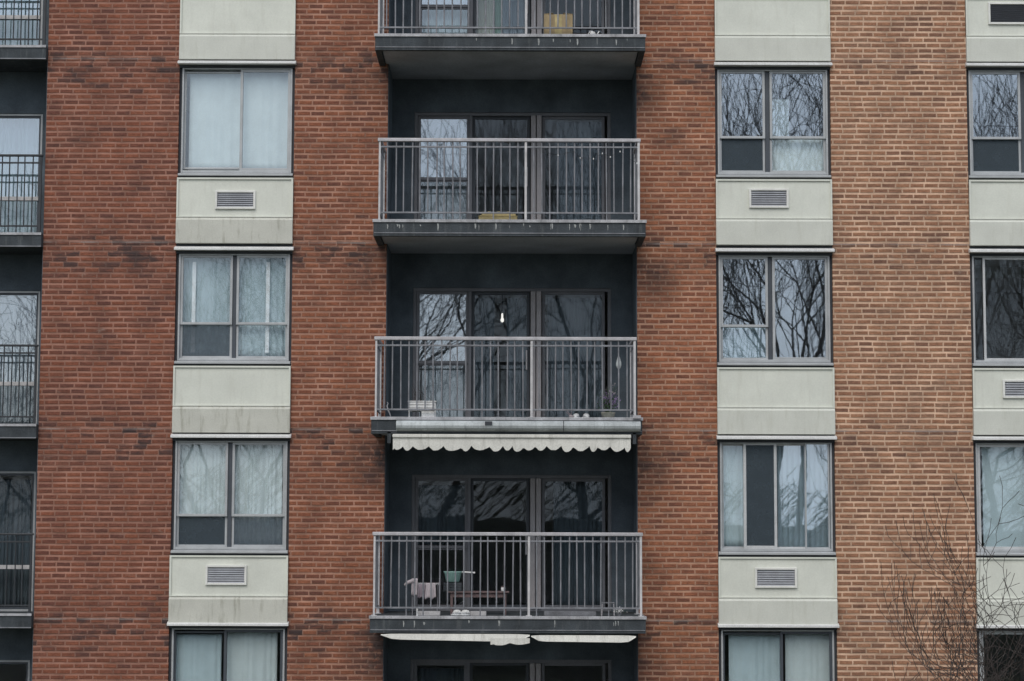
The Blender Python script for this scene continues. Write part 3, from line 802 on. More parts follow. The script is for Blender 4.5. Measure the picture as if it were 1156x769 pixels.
# left-hand balconies: set into the opening, slab edge nearly flush
LT = {1: 51.5, 2: 263.0, 3: 479.0, 4: 693.0}
LR = {2: 174.5, 3: 389.0, 4: 602.0}
zl = {k: PZ(v, -0.12, 20) for k, v in LT.items()}
zl[0] = zl[1] + STOREY; zl[5] = zl[4] - STOREY
YL = 0.75
for k in range(6):
    z1 = zl[k]; x0, x1 = OPL[0] + 0.004, OPL[1] - 0.004
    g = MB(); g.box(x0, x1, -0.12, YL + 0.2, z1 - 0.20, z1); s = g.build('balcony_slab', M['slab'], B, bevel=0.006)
    g = MB(); g.box(x0, x1, -0.136, -0.122, z1 - 0.03, z1 + 0.006); g.build('edge_strip', M['slab_trim'], s)
    g = MB(); g.box(x0, x1, -0.130, -0.122, z1 - 0.205, z1 - 0.190); g.build('lower_strip', M['rail'], s)
    ztop = PZ(LR[k], -0.04, 20) if k in LR else z1 + 1.15
    railing(B, x0 + 0.1, x1 - 0.05, -0.04, ztop, z1, None, ('rail_dark', 'rail_dark', 'rail_dark'), sides=False, seed=60 + k, hand=0.03)
    ztw = (zl[k - 1] - 0.201) if k else TOPZ - 0.01
    g = MB()
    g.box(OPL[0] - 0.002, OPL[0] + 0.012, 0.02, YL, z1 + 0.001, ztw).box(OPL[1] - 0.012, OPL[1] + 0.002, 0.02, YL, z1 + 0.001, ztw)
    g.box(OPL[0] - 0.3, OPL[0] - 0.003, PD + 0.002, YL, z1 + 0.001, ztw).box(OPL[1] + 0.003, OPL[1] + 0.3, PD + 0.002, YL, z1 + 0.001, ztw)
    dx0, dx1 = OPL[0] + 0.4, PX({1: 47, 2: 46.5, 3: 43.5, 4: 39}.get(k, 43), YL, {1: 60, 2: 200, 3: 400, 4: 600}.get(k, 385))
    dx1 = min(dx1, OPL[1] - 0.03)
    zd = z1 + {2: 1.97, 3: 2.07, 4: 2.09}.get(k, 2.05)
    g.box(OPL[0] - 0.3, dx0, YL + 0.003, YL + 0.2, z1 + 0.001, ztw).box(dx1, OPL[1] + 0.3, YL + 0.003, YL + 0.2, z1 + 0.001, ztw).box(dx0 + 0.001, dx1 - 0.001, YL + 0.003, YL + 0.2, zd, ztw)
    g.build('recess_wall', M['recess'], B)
    room(OPL[0] - 0.2, OPL[1] + 0.2, z1, ztw, YL + 0.21, 5.0)
    g = MB(); rect_frame(g, dx0 + 0.001, dx1 - 0.001, z1 + 0.002, zd - 0.001, YL + 0.02, YL + 0.12, 0.03)
    w = g.build('balcony_door', M['alu'], B, bevel=0.003)
    n = 3; dw = (dx1 - dx0 - 0.06) / n
    zr = z1 + 0.66
    for i in range(n):
        a = dx0 + 0.03 + i * dw
        for (q0, q1, gm) in ((z1 + 0.033, zr - 0.001, 'glass'), (zr, zd - 0.032, 'glass_plain' if k > 3 else 'glass_coated')):
            g = MB(); rect_frame(g, a, a + dw, q0, q1, YL + 0.04, YL + 0.08, 0.03); g.build('sash', M['alu_dark'], w)
            g = MB(); g.box(a + 0.025, a + dw - 0.025, YL + 0.055, YL + 0.06, q0 + 0.025, q1 - 0.025); tilt_pane(g.build('pane', M[gm], w))
        g = MB(); g.box(a + 0.01, a + dw - 0.01, YL + 0.01, YL + 0.038, zr - 0.03, zr + 0.03); g.build('door_rail', M['rail_post'], w, bevel=0.003)
g = None

# ------------------------------------------------------------------ curtains and blinds (each hangs from its own rod)
def curtain(name, label, cat, x0, x1, z0, z1, y, mat, waves=None, amp=0.018, lean=0.0, hem=None, group='curtains and blinds behind the glass', seed=0, gather=0.0):
    """a pleated cloth, millimetres thick, hung from z1 down to z0"""
    rr = random.Random(seed + int(x0 * 100))
    w = x1 - x0
    waves = waves or max(3, int(w / 0.09))
    nx = waves * 8; nz = 10
    bm = bmesh.new(); grid = []
    ph = [rr.uniform(-0.5, 0.5) for _ in range(waves + 2)]
    for j in range(nz + 1):
        t = j / nz
        row = []
        for i in range(nx + 1):
            s = i / nx
            k = s * waves
            p = k + 0.25 * math.sin(k * 1.7 + seed) + ph[int(k)] * 0.15
            a = amp * (0.55 + 0.45 * t) * (0.7 + 0.3 * math.sin(k * 0.9 + seed * 2))
            yy = y + a * math.sin(2 * math.pi * p)
            xx = x0 + w * s + gather * t * (0.5 - s) * w + lean * t
            zz = z1 + (z0 - z1) * t
            if hem and j == nz: zz += hem * abs(math.sin(math.pi * s * max(2, waves // 2)))
            row.append(bm.verts.new((xx, yy, zz)))
        grid.append(row)
    for j in range(nz):
        for i in range(nx):
            bm.faces.new((grid[j][i], grid[j+1][i], grid[j+1][i+1], grid[j][i+1]))
    g = MB(); g.bm.free(); g.bm = bm
    o = g.build(name, mat, None, smooth=True)
    sol = o.modifiers.new('thickness', 'SOLIDIFY'); sol.thickness = 0.002
    # origin at the cloth itself
    c = Vector(((x0 + x1) / 2, y, z1))
    o.data.transform(Matrix.Translation(-c)); o.location = c
    tag(o, label, cat, group)
    return o
def vblind(label, x0, x1, z0, z1, y, mat, ang=18, step=0.075, skip=()):
    g = MB(); n = int((x1 - x0) / step)
    for i in range(n):
        if i in skip: continue
        x = x0 + (i + 0.5) * (x1 - x0) / n; a = R(ang)
        dx, dy = math.cos(a) * step * 0.56, math.sin(a) * step * 0.56
        pts = [(x - dx, y - dy), (x, y - 0.006), (x + dx, y + dy)]
        for (p, q) in zip(pts, pts[1:]):
            v = [g.bm.verts.new(c) for c in ((p[0], p[1], z0), (q[0], q[1], z0), (q[0], q[1], z1), (p[0], p[1], z1),
                                             (p[0], p[1] + 0.002, z0), (q[0], q[1] + 0.002, z0), (q[0], q[1] + 0.002, z1), (p[0], p[1] + 0.002, z1))]
            for f in ((0,1,2,3),(7,6,5,4),(0,4,5,1),(3,2,6,7)): g.bm.faces.new([v[k] for k in f])
    g.box(x0, x1, y - 0.02, y + 0.02, z1 + 0.001, z1 + 0.03)
    c = Vector(((x0 + x1) / 2, y, z1))
    o = g.build('vertical_blind', mat); o.data.transform(Matrix.Translation(-c)); o.location = c
    return tag(o, label, 'blind', 'curtains and blinds behind the glass')

def LZ(k, d): return LEDGE[k] - d / S
YC = 0.19
def C1(px): return PX(px, YC)
curtain('curtain', 'plain white curtain in left light of the top left bay window', 'curtain', C1(209), C1(268), LZ(1, 124), LZ(1, 7), YC, M['cur_white'], 6, 0.008, seed=1)
curtain('curtain', 'plain white curtain in right light of the top left bay window', 'curtain', C1(269), C1(327), LZ(1, 124), LZ(1, 7), YC, M['cur_white'], 5, 0.008, seed=2)
curtain('curtain', 'pale blue curtain behind left half of the bay window second from top', 'curtain', C1(206), C1(262), LZ(2, 124), LZ(2, 6), YC, M['cur_blue2'], 9, 0.012, seed=3)
curtain('curtain', 'pale blue curtain behind right half of the bay window second from top', 'curtain', C1(268), C1(325), LZ(2, 124), LZ(2, 6), YC, M['cur_blue2'], 9, 0.012, seed=4)
for px, lab in ((218.5, 'narrow white blind cord strip in left half of the second bay window from top'), (302, 'narrow white blind cord strip in right half of the second bay window from top')):
    g = MB(); x = C1(px); g.box(-0.028, 0.028, -0.004, 0.004, -1.35, 0.0)
    o = g.build('blind_vane', M['white_plastic'], None, bevel=0.002); o.location = (x, YC - 0.05, LZ(2, 14)); tag(o, lab, 'blind')
curtain('curtain', 'sheer lace curtain in left half of the third bay window from top', 'curtain', C1(203), C1(258), LZ(3, 124), LZ(3, 6), YC, M['cur_white'], 10, 0.014, seed=5)
curtain('curtain', 'sheer lace curtain with drooping hem in right half of the third bay window from top', 'curtain', C1(265), C1(321), LZ(3, 124), LZ(3, 6), YC, M['cur_white'], 10, 0.014, seed=6, hem=0.04)
curtain('curtain', 'pale curtain hanging below dark gap in left light of the bottom left bay window', 'curtain', C1(198), C1(256), LZ(4, 128), LZ(4, 13), YC, M['cur_blue'], 7, 0.012, seed=7)
curtain('curtain', 'pale curtain in right light of the bottom left bay window', 'curtain', C1(262), C1(318), LZ(4, 128), LZ(4, 9), YC, M['cur_white'], 7, 0.012, seed=8)
curtain('curtain', 'short pale cafe curtain in lower right sash of the window right of the top balcony', 'curtain', C1(873), C1(932), LZ(1, 124), LZ(1, 84), YC, M['cur_white'], 8, 0.010, seed=9)
g = MB(); g.box(0, C1(893) - C1(873), -0.003, 0.003, LZ(1, 83) - LZ(1, 38), 0); 
o = g.build('window_shade', M['cur_white'], None); o.location = (C1(873), YC - 0.03, LZ(1, 38)); tag(o, 'narrow pale paper shade in upper right sash of the window right of the top balcony', 'shade')
curtain('curtain', 'short pale curtain in lower left sash of the window full of branch reflections', 'curtain', C1(812), C1(867), LZ(2, 124), LZ(2, 86), YC, M['cur_blue2'], 8, 0.012, seed=10)
curtain('curtain', 'pale blue curtain in the narrow left light of the four-light sliding window', 'curtain', C1(814), C1(838), LZ(3, 124), LZ(3, 7), YC, M['cur_blue'], 4, 0.012, seed=11)
vblind('pale vertical blind behind the two right lights of the four-light sliding window', C1(876), C1(937), LZ(3, 124), LZ(3, 8), YC, M['cur_blue'], 15)
curtain('curtain', 'white curtain in left light of the bottom window of the bay right of the balconies', 'curtain', C1(820), C1(877), LZ(4, 128), LZ(4, 9), YC, M['cur_blue'], 6, 0.012, seed=12)
curtain('curtain', 'white curtain in right light of the bottom window of the bay right of the balconies', 'curtain', C1(883), C1(938), LZ(4, 128), LZ(4, 9), YC, M['cur_white'], 6, 0.012, seed=13)
g = MB(); g.box(0, C1(1222) - C1(1106), -0.003, 0.003, -1.5, 0)
o = g.build('roller_blind', M['cur_blue'], None); o.location = (C1(1106), YC, LZ(3, 8)); tag(o, 'plain pale roller blind behind the bare twigs at the far right edge', 'blind')
for k, lab in ((0, 'above the frame'), (5, 'below the frame')):
    pass

# balcony door curtains (rod just behind the glass)
YD = YB + 0.26
def D(px): return PX(px, YD)
z1 = zsl[1]
curtain('curtain', 'cream curtain in the sliding light of the topmost balcony, behind the railing', 'curtain', D(536), D(557), z1 + 0.03, z1 + 1.95, YD, M['cur_cream'], 4, 0.02, seed=20)
curtain('curtain', 'narrow green curtain edge beside the cream one on the topmost balcony', 'curtain', D(557), D(566), z1 + 0.03, z1 + 1.95, YD + 0.03, M['cur_green'], 2, 0.02, seed=21)
curtain('curtain', 'grey-lilac curtain right of the green one on the topmost balcony', 'curtain', D(566), D(596), z1 + 0.03, z1 + 1.95, YD, M['cur_grey'], 5, 0.02, seed=22)
curtain('curtain', 'grey curtain behind the left light of the topmost balcony', 'curtain', D(474), D(527), z1 + 0.03, z1 + 1.95, YD, M['cur_blue'], 9, 0.02, seed=23)
z1 = zsl[2]
curtain('curtain', 'dim curtain in left light of the balcony with the straw-coloured boards', 'curtain', D(474), D(527), z1 + 0.03, z1 + 1.9, YD, M['cur_grey'], 9, 0.02, seed=24)
curtain('curtain', 'dark curtain in right door of the balcony with the straw-coloured boards', 'curtain', D(628), D(682), z1 + 0.03, z1 + 1.9, YD, M['cur_dim'], 9, 0.02, seed=25)
z1 = zsl[3]
curtain('curtain', 'grey curtain in left light of the balcony with the white planter box', 'curtain', D(478), D(527), z1 + 0.03, z1 + 1.0, YD, M['cur_grey'], 8, 0.02, seed=26)
curtain('curtain', 'grey-blue pleated curtain left of the lit bulb', 'curtain', D(533), D(558), z1 + 0.03, z1 + 1.98, YD, M['cur_dim'], 5, 0.022, seed=27)
curtain('curtain', 'grey-blue pleated curtain below and right of the lit bulb', 'curtain', D(572), D(597), z1 + 0.03, z1 + 1.98, YD, M['cur_dim'], 5, 0.022, seed=28)
curtain('curtain', 'dark pleated curtain in right door of the balcony with purple flowers', 'curtain', D(618), D(680), z1 + 0.03, z1 + 1.98, YD, M['cur_dim'], 11, 0.022, seed=29)
z1 = zsl[4]
curtain('curtain', 'dim lace curtain with ragged top in left light of the lowest full balcony', 'curtain', D(474), D(527), z1 + 1.0, z1 + 1.9, YD, M['cur_dim'], 9, 0.02, seed=30)
curtain('curtain', 'dark pleated curtain in right door of the lowest full balcony', 'curtain', D(625), D(680), z1 + 0.03, z1 + 1.95, YD, M['cur_dim'], 10, 0.02, seed=31)
z1 = zsl[5]
curtain('curtain', 'dim curtain in left light under the torn awning at the bottom edge', 'curtain', D(474), D(527), z1 + 0.03, z1 + 1.9, YD, M['cur_dim'], 9, 0.02, seed=32)
YLC = YL + 0.26
def E(px, py=385): return PX(px, YLC, py)
for k, lab, mt in ((1, 'pleated blue-grey curtain behind the topmost balcony at the left edge', 'cur_blue2'), (2, 'pale blue curtain behind the second balcony from the top at the left edge', 'cur_blue2'),
               (3, 'pleated blue-grey curtain behind the third balcony from the top at the left edge', 'cur_grey'), (4, 'dark grey curtain behind the lowest balcony at the left edge', 'cur_dim')):
    curtain('curtain', lab, 'curtain', -8.1, PX(44, YLC) - 0.02 * (k - 1), zl[k] + 0.03, zl[k] + 1.98, YLC, M[mt], 13, 0.025, seed=40 + k)

# the lit bulb in the third balcony room
xb_, zb_ = on_plane(567, 359, YB + 0.9)
g = MB(); g.tube([(0, 0, 0.06), (0, 0, zsl[2] - 0.26 - zb_)], 0.004, 6); 
lamp = g.build('hanging_lamp', M['gap']); lamp.location = (xb_, YB + 0.9, zb_); tag(lamp, 'small lit white bulb hanging behind the glass of the third balcony', 'lamp')
g = MB(); g.lathe([(0.006, 0.075), (0.014, 0.06), (0.016, 0.03), (0.013, 0.012), (0.022, -0.015), (0.028, -0.035), (0.020, -0.06), (0.005, -0.07)], 0, 0, 0, 14)
g.build('bulb', M['bulb'], lamp, smooth=True)
g = MB(); g.lathe([(0.017, 0.076), (0.022, 0.082), (0.020, 0.115), (0.008, 0.125)], 0, 0, 0, 12); g.build('socket', M['gap'], lamp)

# ------------------------------------------------------------------ things on the balconies
def at(px, py, Y): x, z = on_plane(px, py, Y); return x, z
def open_box(name, label, cat, px0, px1, k, h, d, y, mat, flaps=False):
    x0, x1 = PX(px0, y, 400), PX(px1, y, 400); w = x1 - x0; t = 0.008
    root = empty(name, ((x0 + x1) / 2, y + d / 2, zsl[k] + 0.002)); tag(root, label, cat)
    g = MB(); g.box(-w/2, w/2, -d/2, -d/2 + t, 0, h).box(-w/2, w/2, d/2 - t, d/2, 0, h).box(-w/2, -w/2 + t, -d/2 + t, d/2 - t, 0, h).box(w/2 - t, w/2, -d/2 + t, d/2 - t, 0, h).box(-w/2 + t, w/2 - t, -d/2 + t, d/2 - t, 0, t)
    g.build('side_panel', mat, root, bevel=0.003)
    return root, w, d
r, w, d = open_box('cardboard_box', 'tall brown cardboard box standing on the topmost balcony', 'box', 613.5, 646.5, 1, 0.335, 0.3, -0.86, M['card'])
g = MB()
for (s) in (-1, 1):
    v = [(s * w/2, -d/2, 0.336), (s * w/2, d/2, 0.336), (s * (w/2 - 0.14), d/2, 0.350), (s * (w/2 - 0.14), -d/2, 0.350)]
    q = [g.bm.verts.new(p) for p in v]; q2 = [g.bm.verts.new((p[0], p[1], p[2] + 0.006)) for p in v]
    g.bm.faces.new(q); g.bm.faces.new(q2[::-1])
    for i in range(4): g.bm.faces.new((q[i], q2[i], q2[(i+1) % 4], q[(i+1) % 4]))
g.build('flap', M['card'], r)
g = MB(); g.box(-0.05, 0.05, -d/2 - 0.002, -d/2 - 0.0005, 0.02, 0.33).box(-w/2 + 0.03, w/2 - 0.03, -d/2 - 0.003, -d/2 - 0.0022, 0.12, 0.128); g.build('tape', M['straw'], r)

x, z = at(669, 39, -0.8)
root = empty('watering_can', (x, -0.8, zsl[1] + 0.001)); tag(root, 'tiny white watering can on the topmost balcony', 'watering can')
g = MB(); g.lathe([(0.035, 0), (0.045, 0.01), (0.042, 0.075), (0.03, 0.09)], 0, 0, 0, 14); g.build('can_body', M['white_plastic'], root, smooth=True)
g = MB(); g.tube([(0.035, 0, 0.03), (0.07, 0, 0.06), (0.10, 0, 0.10)], [0.010, 0.008, 0.012], 8); g.build('spout', M['white_plastic'], root)
g = MB(); g.tube([(-0.035, 0, 0.02), (-0.07, 0, 0.05), (-0.04, 0, 0.10), (0.0, 0, 0.10)], 0.006, 6); g.build('handle', M['white_plastic'], root)

# straw-coloured boards on level 2
x0, x1 = PX(540.5, -0.83, 245), PX(584, -0.83, 245)
for i, (a, b_, h0, h1, lab) in enumerate(((0, 1, 0.03, 0.085, 'lower of two flat straw-coloured boxes stacked on the second balcony from the top'), (0.07, 0.95, 0.087, 0.135, 'upper of two flat straw-coloured boxes stacked on the second balcony from the top'))):
    w = (x1 - x0) * (b_ - a); cx_ = x0 + (x1 - x0) * (a + b_) / 2
    root = empty('flat_box', (cx_, -0.7, zsl[2] + (0.001 if i == 0 else h0))); tag(root, lab, 'box', 'flat boxes on the balcony')
    h = (h1 if i == 0 else h1 - h0)
    g = MB(); g.box(-w/2, w/2, -0.14, 0.14, 0, h - 0.012); g.build('tray', M['straw'], root, bevel=0.006)
    g = MB(); g.box(-w/2 - 0.006, w/2 + 0.006, -0.146, 0.146, h - 0.011, h); 
    for q in range(7):
        xx = -w/2 + w * (q + 0.5) / 7
        g.box(xx - 0.02, xx + 0.015, -0.147, -0.10, h + 0.0005, h + 0.008 + 0.006 * (q % 2))
    g.build('lid', M['straw'], root)
    root.rotation_euler.z = R(2 if i else -1)

# string of small lights along the right part of the level 2 railing
pts = []
for (px, py) in ((612, 172), (630, 175), (648, 171), (655, 178), (670, 179), (680, 173), (689, 177), (700, 171), (711, 180), (719, 184)):
    x, z = at(px, py, -0.965); pts.append((x, -0.965, z))
c = Vector(pts[0]); root = empty('string_lights', c); tag(root, 'thin wire of tiny white lights hung along the railing of the second balcony', 'string lights')
g = MB(); g.tube([Vector(p) - c for p in pts], 0.003, 5); g.build('wire', M['rail_dark'], root)
for p in pts[1::2] + [pts[6], pts[4]]:
    q = Vector(p) - c
    g = MB(); g.lathe([(0.003, 0.008), (0.007, 0.0), (0.008, -0.010), (0.002, -0.018)], q.x, q.y, q.z, 8); g.build('light_cap', M['white_plastic'], root)

# level 3: white planter boxes, slippers, flower pot, hanging ornament
x0, x1 = PX(461.5, -0.8, 465), PX(492, -0.8, 465)
root = empty('planter_box', ((x0 + x1) / 2, -0.78, zsl[3] + 0.003)); tag(root, 'white slatted planter box with a few bare stems on the third balcony', 'planter')
w = x1 - x0
g = MB()
for s in (-1, 1):
    g.box(s * w/2, s * (w/2 - 0.015), -0.08, 0.08, 0.0, 0.225)
for i in range(3):
    g.box(-w/2 + 0.016, w/2 - 0.016, -0.085, -0.075, 0.10 + i * 0.043, 0.10 + i * 0.043 + 0.034)
    g.box(-w/2 + 0.016, w/2 - 0.016, 0.075, 0.085, 0.10 + i * 0.043, 0.10 + i * 0.043 + 0.034)
g.box(-0.01, w/2 - 0.02, -0.083, -0.075, 0.01, 0.09).box(-w/2 + 0.02, w/2 - 0.02, -0.07, 0.07, 0.09, 0.097)
g.build('planter_side', M['white_plastic'], root, bevel=0.003)
g = MB(); g.box(-w/2 - 0.012, w/2 + 0.012, -0.095, 0.095, 0.226, 0.24); rimo = g.build('rim', M['white_plastic'], root, bevel=0.003)
g = MB(); rr = random.Random(8)
for i in range(9):
    x = rr.uniform(-w/2 + 0.04, w/2 - 0.04); h = rr.uniform(0.06, 0.3)
    g.tube([(x, 0, 0.2), (x + rr.uniform(-0.03, 0.03), rr.uniform(-0.02, 0.02), 0.2 + h * 0.6), (x + rr.uniform(-0.08, 0.08), rr.uniform(-0.04, 0.04), 0.2 + h)], [0.004, 0.003, 0.002], 5)
g.build('stem', M['bark'], root)

xw, zw = at(438, 466, -0.88)
g = MB(); g.tube([(0.03, 0, 0), (0.035, 0, 0.02), (0.02, 0, 0.06), (0.0, 0, 0.10), (-0.015, 0, 0.16), (0.0, 0, 0.20), (-0.02, 0, 0.22)], [0.006, 0.008, 0.010, 0.010, 0.008, 0.006, 0.004], 7)
o = g.build('bent_hook', M['rail_top']); o.location = (xw, -0.86, zsl[3] + 0.008); tag(o, 'small bent pale hook at left end of the third balcony', 'hook')

for i, px in enumerate((651, 660.5)):
    x, z = at(px, 470, -0.8)
    root = empty('slipper', (x, -0.8, zsl[3] + 0.001)); tag(root, ('left one' if i == 0 else 'right one') + ' of two small white slippers on the third balcony floor', 'slipper', 'slippers on the third balcony')
    g = MB(); g.lathe([(0.040, 0), (0.046, 0.008), (0.046, 0.018), (0.042, 0.022)], 0, 0, 0, 16, 1.0, 2.3); g.build('sole', M['white_plastic'], root, smooth=True)
    g = MB(); g.lathe([(0.044, 0.022), (0.046, 0.04), (0.035, 0.062), (0.015, 0.07)], 0, -0.04, 0, 14, 1.0, 1.3); g.build('toe_cap', M['white_plastic'], root, smooth=True)
    root.rotation_euler.z = R(20 if i else -12)
x, z = at(645, 466, -0.75)
g = MB(); rr = random.Random(3)
g.lathe([(0.03, 0), (0.036, 0.04), (0.032, 0.05)], 0, 0, 0, 12)
root = g.build('twig_cup', M['pink'], None); root.location = (x, -0.74, zsl[3] + 0.001); tag(root, 'small pinkish cup with twigs left of the slippers', 'cup')
g = MB()
for i in range(5): g.tube([(0, 0, 0.03), (rr.uniform(-0.08, 0.02), rr.uniform(-0.02, 0.02), rr.uniform(0.08, 0.16))], 0.004, 5)
g.build('twig', M['grey_cloth'], root)

x, z = at(686.5, 470, -0.8)
root = empty('flower_pot', (x, -0.78, zsl[3] + 0.002)); tag(root, 'pale pot of drooping purple flowers at right end of the third balcony', 'potted plant')
g = MB(); g.lathe([(0.06, 0), (0.085, 0.015), (0.10, 0.075), (0.105, 0.085), (0.09, 0.085), (0.085, 0.07)], 0, 0, 0, 18); g.build('pot', M['pot'], root, smooth=True)
def blobs(n, seed, cx, cz, rx, rz, size):
    rr = random.Random(seed); g = MB()
    for _ in range(n):
        a, b_, q = rr.gauss(0, rx), rr.gauss(0, rx * 0.7), rr.gauss(0, rz)
        p = Vector((cx + a, b_, cz + q)); s = size * rr.uniform(0.6, 1.3)
        u = Vector((rr.gauss(0,1), rr.gauss(0,1), rr.gauss(0,1))).normalized(); v = u.orthogonal().normalized(); w_ = u.cross(v)
        c0 = [g.bm.verts.new(p + v * s), g.bm.verts.new(p + w_ * s * 0.6), g.bm.verts.new(p - v * s), g.bm.verts.new(p - w_ * s * 0.6)]
        t = g.bm.verts.new(p + u * s * 0.4)
        for i in range(4): g.bm.faces.new((c0[i], c0[(i+1) % 4], t))
    return g
blobs(260, 2, 0.0, 0.20, 0.05, 0.05, 0.016).build('foliage', M['leaf'], root)
blobs(200, 3, 0.02, 0.26, 0.055, 0.05, 0.015).build('blossom', M['petal'], root)
g = MB(); rr = random.Random(13)
for i in range(12):
    a, b_ = rr.uniform(-0.16, 0.16), rr.uniform(0.3, 0.5); g.tube([(0, 0, 0.07), (a * 0.4, rr.uniform(-.03, .03), b_ * 0.6), (a, rr.uniform(-.05, .05), b_)], [0.004, 0.003, 0.002], 5)
g.build('stem', M['leaf'], root)
blobs(30, 5, 0.06, 0.38, 0.07, 0.05, 0.012).build('bud', M['pink'], root)

x, z = at(698.5, 385.5, -0.93)
root = empty('hanging_ornament', (x, -0.90, z - 0.06)); tag(root, 'white teardrop ornament hanging inside the third balcony railing', 'ornament')
g = MB(); g.tube([(0, 0, 0), (0, 0, -0.12)], 0.003, 5); g.build('cord', M['white_plastic'], root)
g = MB(); g.lathe([(0.003, -0.12), (0.02, -0.17), (0.042, -0.24), (0.044, -0.28), (0.028, -0.32), (0.004, -0.34)], 0, 0, 0, 14, 0.9, 0.5); g.build('drop', M['fascia'], root, smooth=True)

# level 4: a low rack with clothes, a mint tub, a low red-brown table, shoes, trays
zf = zsl[4]
YT = -0.45
tx0, tx1 = PX(505, YT, 668), PX(575, YT, 668); tz = PZ(668, YT)
root = empty('low_table', ((tx0 + tx1) / 2, YT + 0.2, zf + 0.001)); tag(root, 'long low red-brown table on the lowest full balcony', 'table')
w = tx1 - tx0; th = tz - zf
g = MB()
for i in range(4): g.box(-w/2, w/2, -0.2 + i * 0.1, -0.2 + i * 0.1 + 0.088, th - 0.022, th)
g.build('tabletop', M['redwood'], root, bevel=0.004)
g = MB(); g.box(-w/2 + 0.04, w/2 - 0.04, -0.17, -0.15, th - 0.085, th - 0.024).box(-w/2 + 0.04, w/2 - 0.04, 0.13, 0.15, th - 0.085, th - 0.024); g.build('apron', M['redwood'], root)
for sx in (-1, 1):
    for sy in (-0.16, 0.14):
        g = MB(); g.box(sx * (w/2 - 0.06) - 0.017, sx * (w/2 - 0.06) + 0.017, sy - 0.017, sy + 0.017, 0, th - 0.0235); g.build('leg', M['redwood'], root, bevel=0.003)
tb = tz + 0.001
x, z = at(568, 665, YT)
root = empty('jar', (x, YT + 0.12, tb)); tag(root, 'small white and red jar standing on right end of the low table', 'jar')
g = MB(); g.lathe([(0.028, 0), (0.032, 0.006), (0.032, 0.05), (0.026, 0.058)], 0, 0, 0, 14); g.build('jar_body', M['white_plastic'], root, smooth=True)
g = MB(); g.lathe([(0.03, 0.058), (0.03, 0.075)], 0, 0, 0, 14); g.build('lid', M['redwood'], root)
tx0, tx1 = PX(498, YT, 650), PX(519, YT, 650)
cr = empty('shade_crate', ((tx0 + tx1) / 2 + 0.03, YT + 0.15, tb)); tag(cr, 'added dark box standing in for the shade under the mint green tub', 'shade_crate')
g = MB(); g.box(-0.13, 0.13, -0.1, 0.1, 0, 0.02)
for i in range(3): g.box(-0.13, 0.13, -0.108, -0.101, 0.022 + i * 0.036, 0.050 + i * 0.036).box(-0.13, 0.13, 0.101, 0.108, 0.022 + i * 0.036, 0.050 + i * 0.036)
for q in (-1, 1): g.box(q * 0.118, q * 0.13, -0.1, 0.1, 0.0205, 0.128)
g.build('slatted_side', M['slab'], cr)  # slatted box added where only shade lies below the tub
tb2 = tb; tb = tb + 0.129
root = empty('plastic_tub', ((tx0 + tx1) / 2 + 0.03, YT + 0.15, tb)); tag(root, 'mint green plastic tub with a long handle, on top of the added dark box', 'tub')
w = tx1 - tx0; zt = PZ(645.5, YT) - tb
g = MB(); g.lathe([(w * 0.30, 0), (w * 0.36, 0.01), (w * 0.46, zt - 0.02), (w * 0.52, zt), (w * 0.46, zt), (w * 0.40, zt - 0.03)], 0, 0, 0, 20, 1, 0.8); g.build('tub_body', M['mint'], root, smooth=True)
g = MB(); g.tube([(w * 0.45, 0, zt - 0.01), (w * 0.95, 0, zt - 0.015), (w * 1.2, 0, zt - 0.02)], [0.012, 0.012, 0.014], 8); g.build('handle', M['white_plastic'], root)

YR = -0.6
rx0, rx1 = PX(457, YR, 665), PX(497, YR, 665); rz = PZ(659, YR)
root = empty('drying_rack', ((rx0 + rx1) / 2, YR, zf + 0.001)); tag(root, 'low drying rack at left of the lowest full balcony', 'drying rack')
w = rx1 - rx0; h = rz - zf
g = MB(); g.tube([(-w/2, 0, h - 0.03), (-w/2 + 0.06, 0, h), (w/2, 0, h)], 0.008, 7).tube([(-w/2 + 0.1, 0.22, h - 0.02), (w/2, 0.22, h - 0.02)], 0.007, 7); g.build('rack_bar', M['rail_post'], root)
for sx in (-0.28, 0.42):
    g = MB(); g.tube([(sx * w, -0.03, 0), (sx * w, 0.22, h - 0.02)], 0.008, 7).tube([(sx * w, 0.26, 0), (sx * w, 0, h)], 0.008, 7); g.build('leg', M['rail'], root)
def garment(label, px0, px1, py0, py1, mat, seed, sleeve=False):
    x0, z1_ = at(px0, py0, YR); x1, z0_ = at(px1, py1, YR)
    rr = random.Random(seed); bm = bmesh.new(); nx, nz = 14, 10; rows = []
    for j in range(nz + 1):
        t = j / nz; row = []
        for i in range(nx + 1):
            s = i / nx
            wv = 1 + 0.12 * t
            row.append(bm.verts.new((x0 + (x1 - x0) * (0.5 + (s - 0.5) * wv), YR - 0.016 - 0.05 * t * (0.5 + 0.5 * math.sin(s * 9 + seed)) , z1_ + (z0_ - z1_) * t * (1 - 0.12 * abs(math.sin(s * 5 + seed))))))
        rows.append(row)
    for j in range(nz):
        for i in range(nx): bm.faces.new((rows[j][i], rows[j+1][i], rows[j+1][i+1], rows[j][i+1]))
    g = MB(); g.bm.free(); g.bm = bm
    if sleeve:
        g.tube([(x0 + 0.02, YR - 0.03, z1_ - 0.03), (x0 - 0.06, YR - 0.03, z1_ - 0.06), (x0 - 0.10, YR - 0.03, z1_ - 0.1)], [0.03, 0.025, 0.02], 8)
    o = g.build('garment', mat, None, smooth=True); sm = o.modifiers.new('t', 'SOLIDIFY'); sm.thickness = 0.006
    c = Vector(((x0 + x1) / 2, YR, z1_)); o.data.transform(Matrix.Translation(-c)); o.location = c
    return tag(o, label, 'clothing', 'clothes on the drying rack')
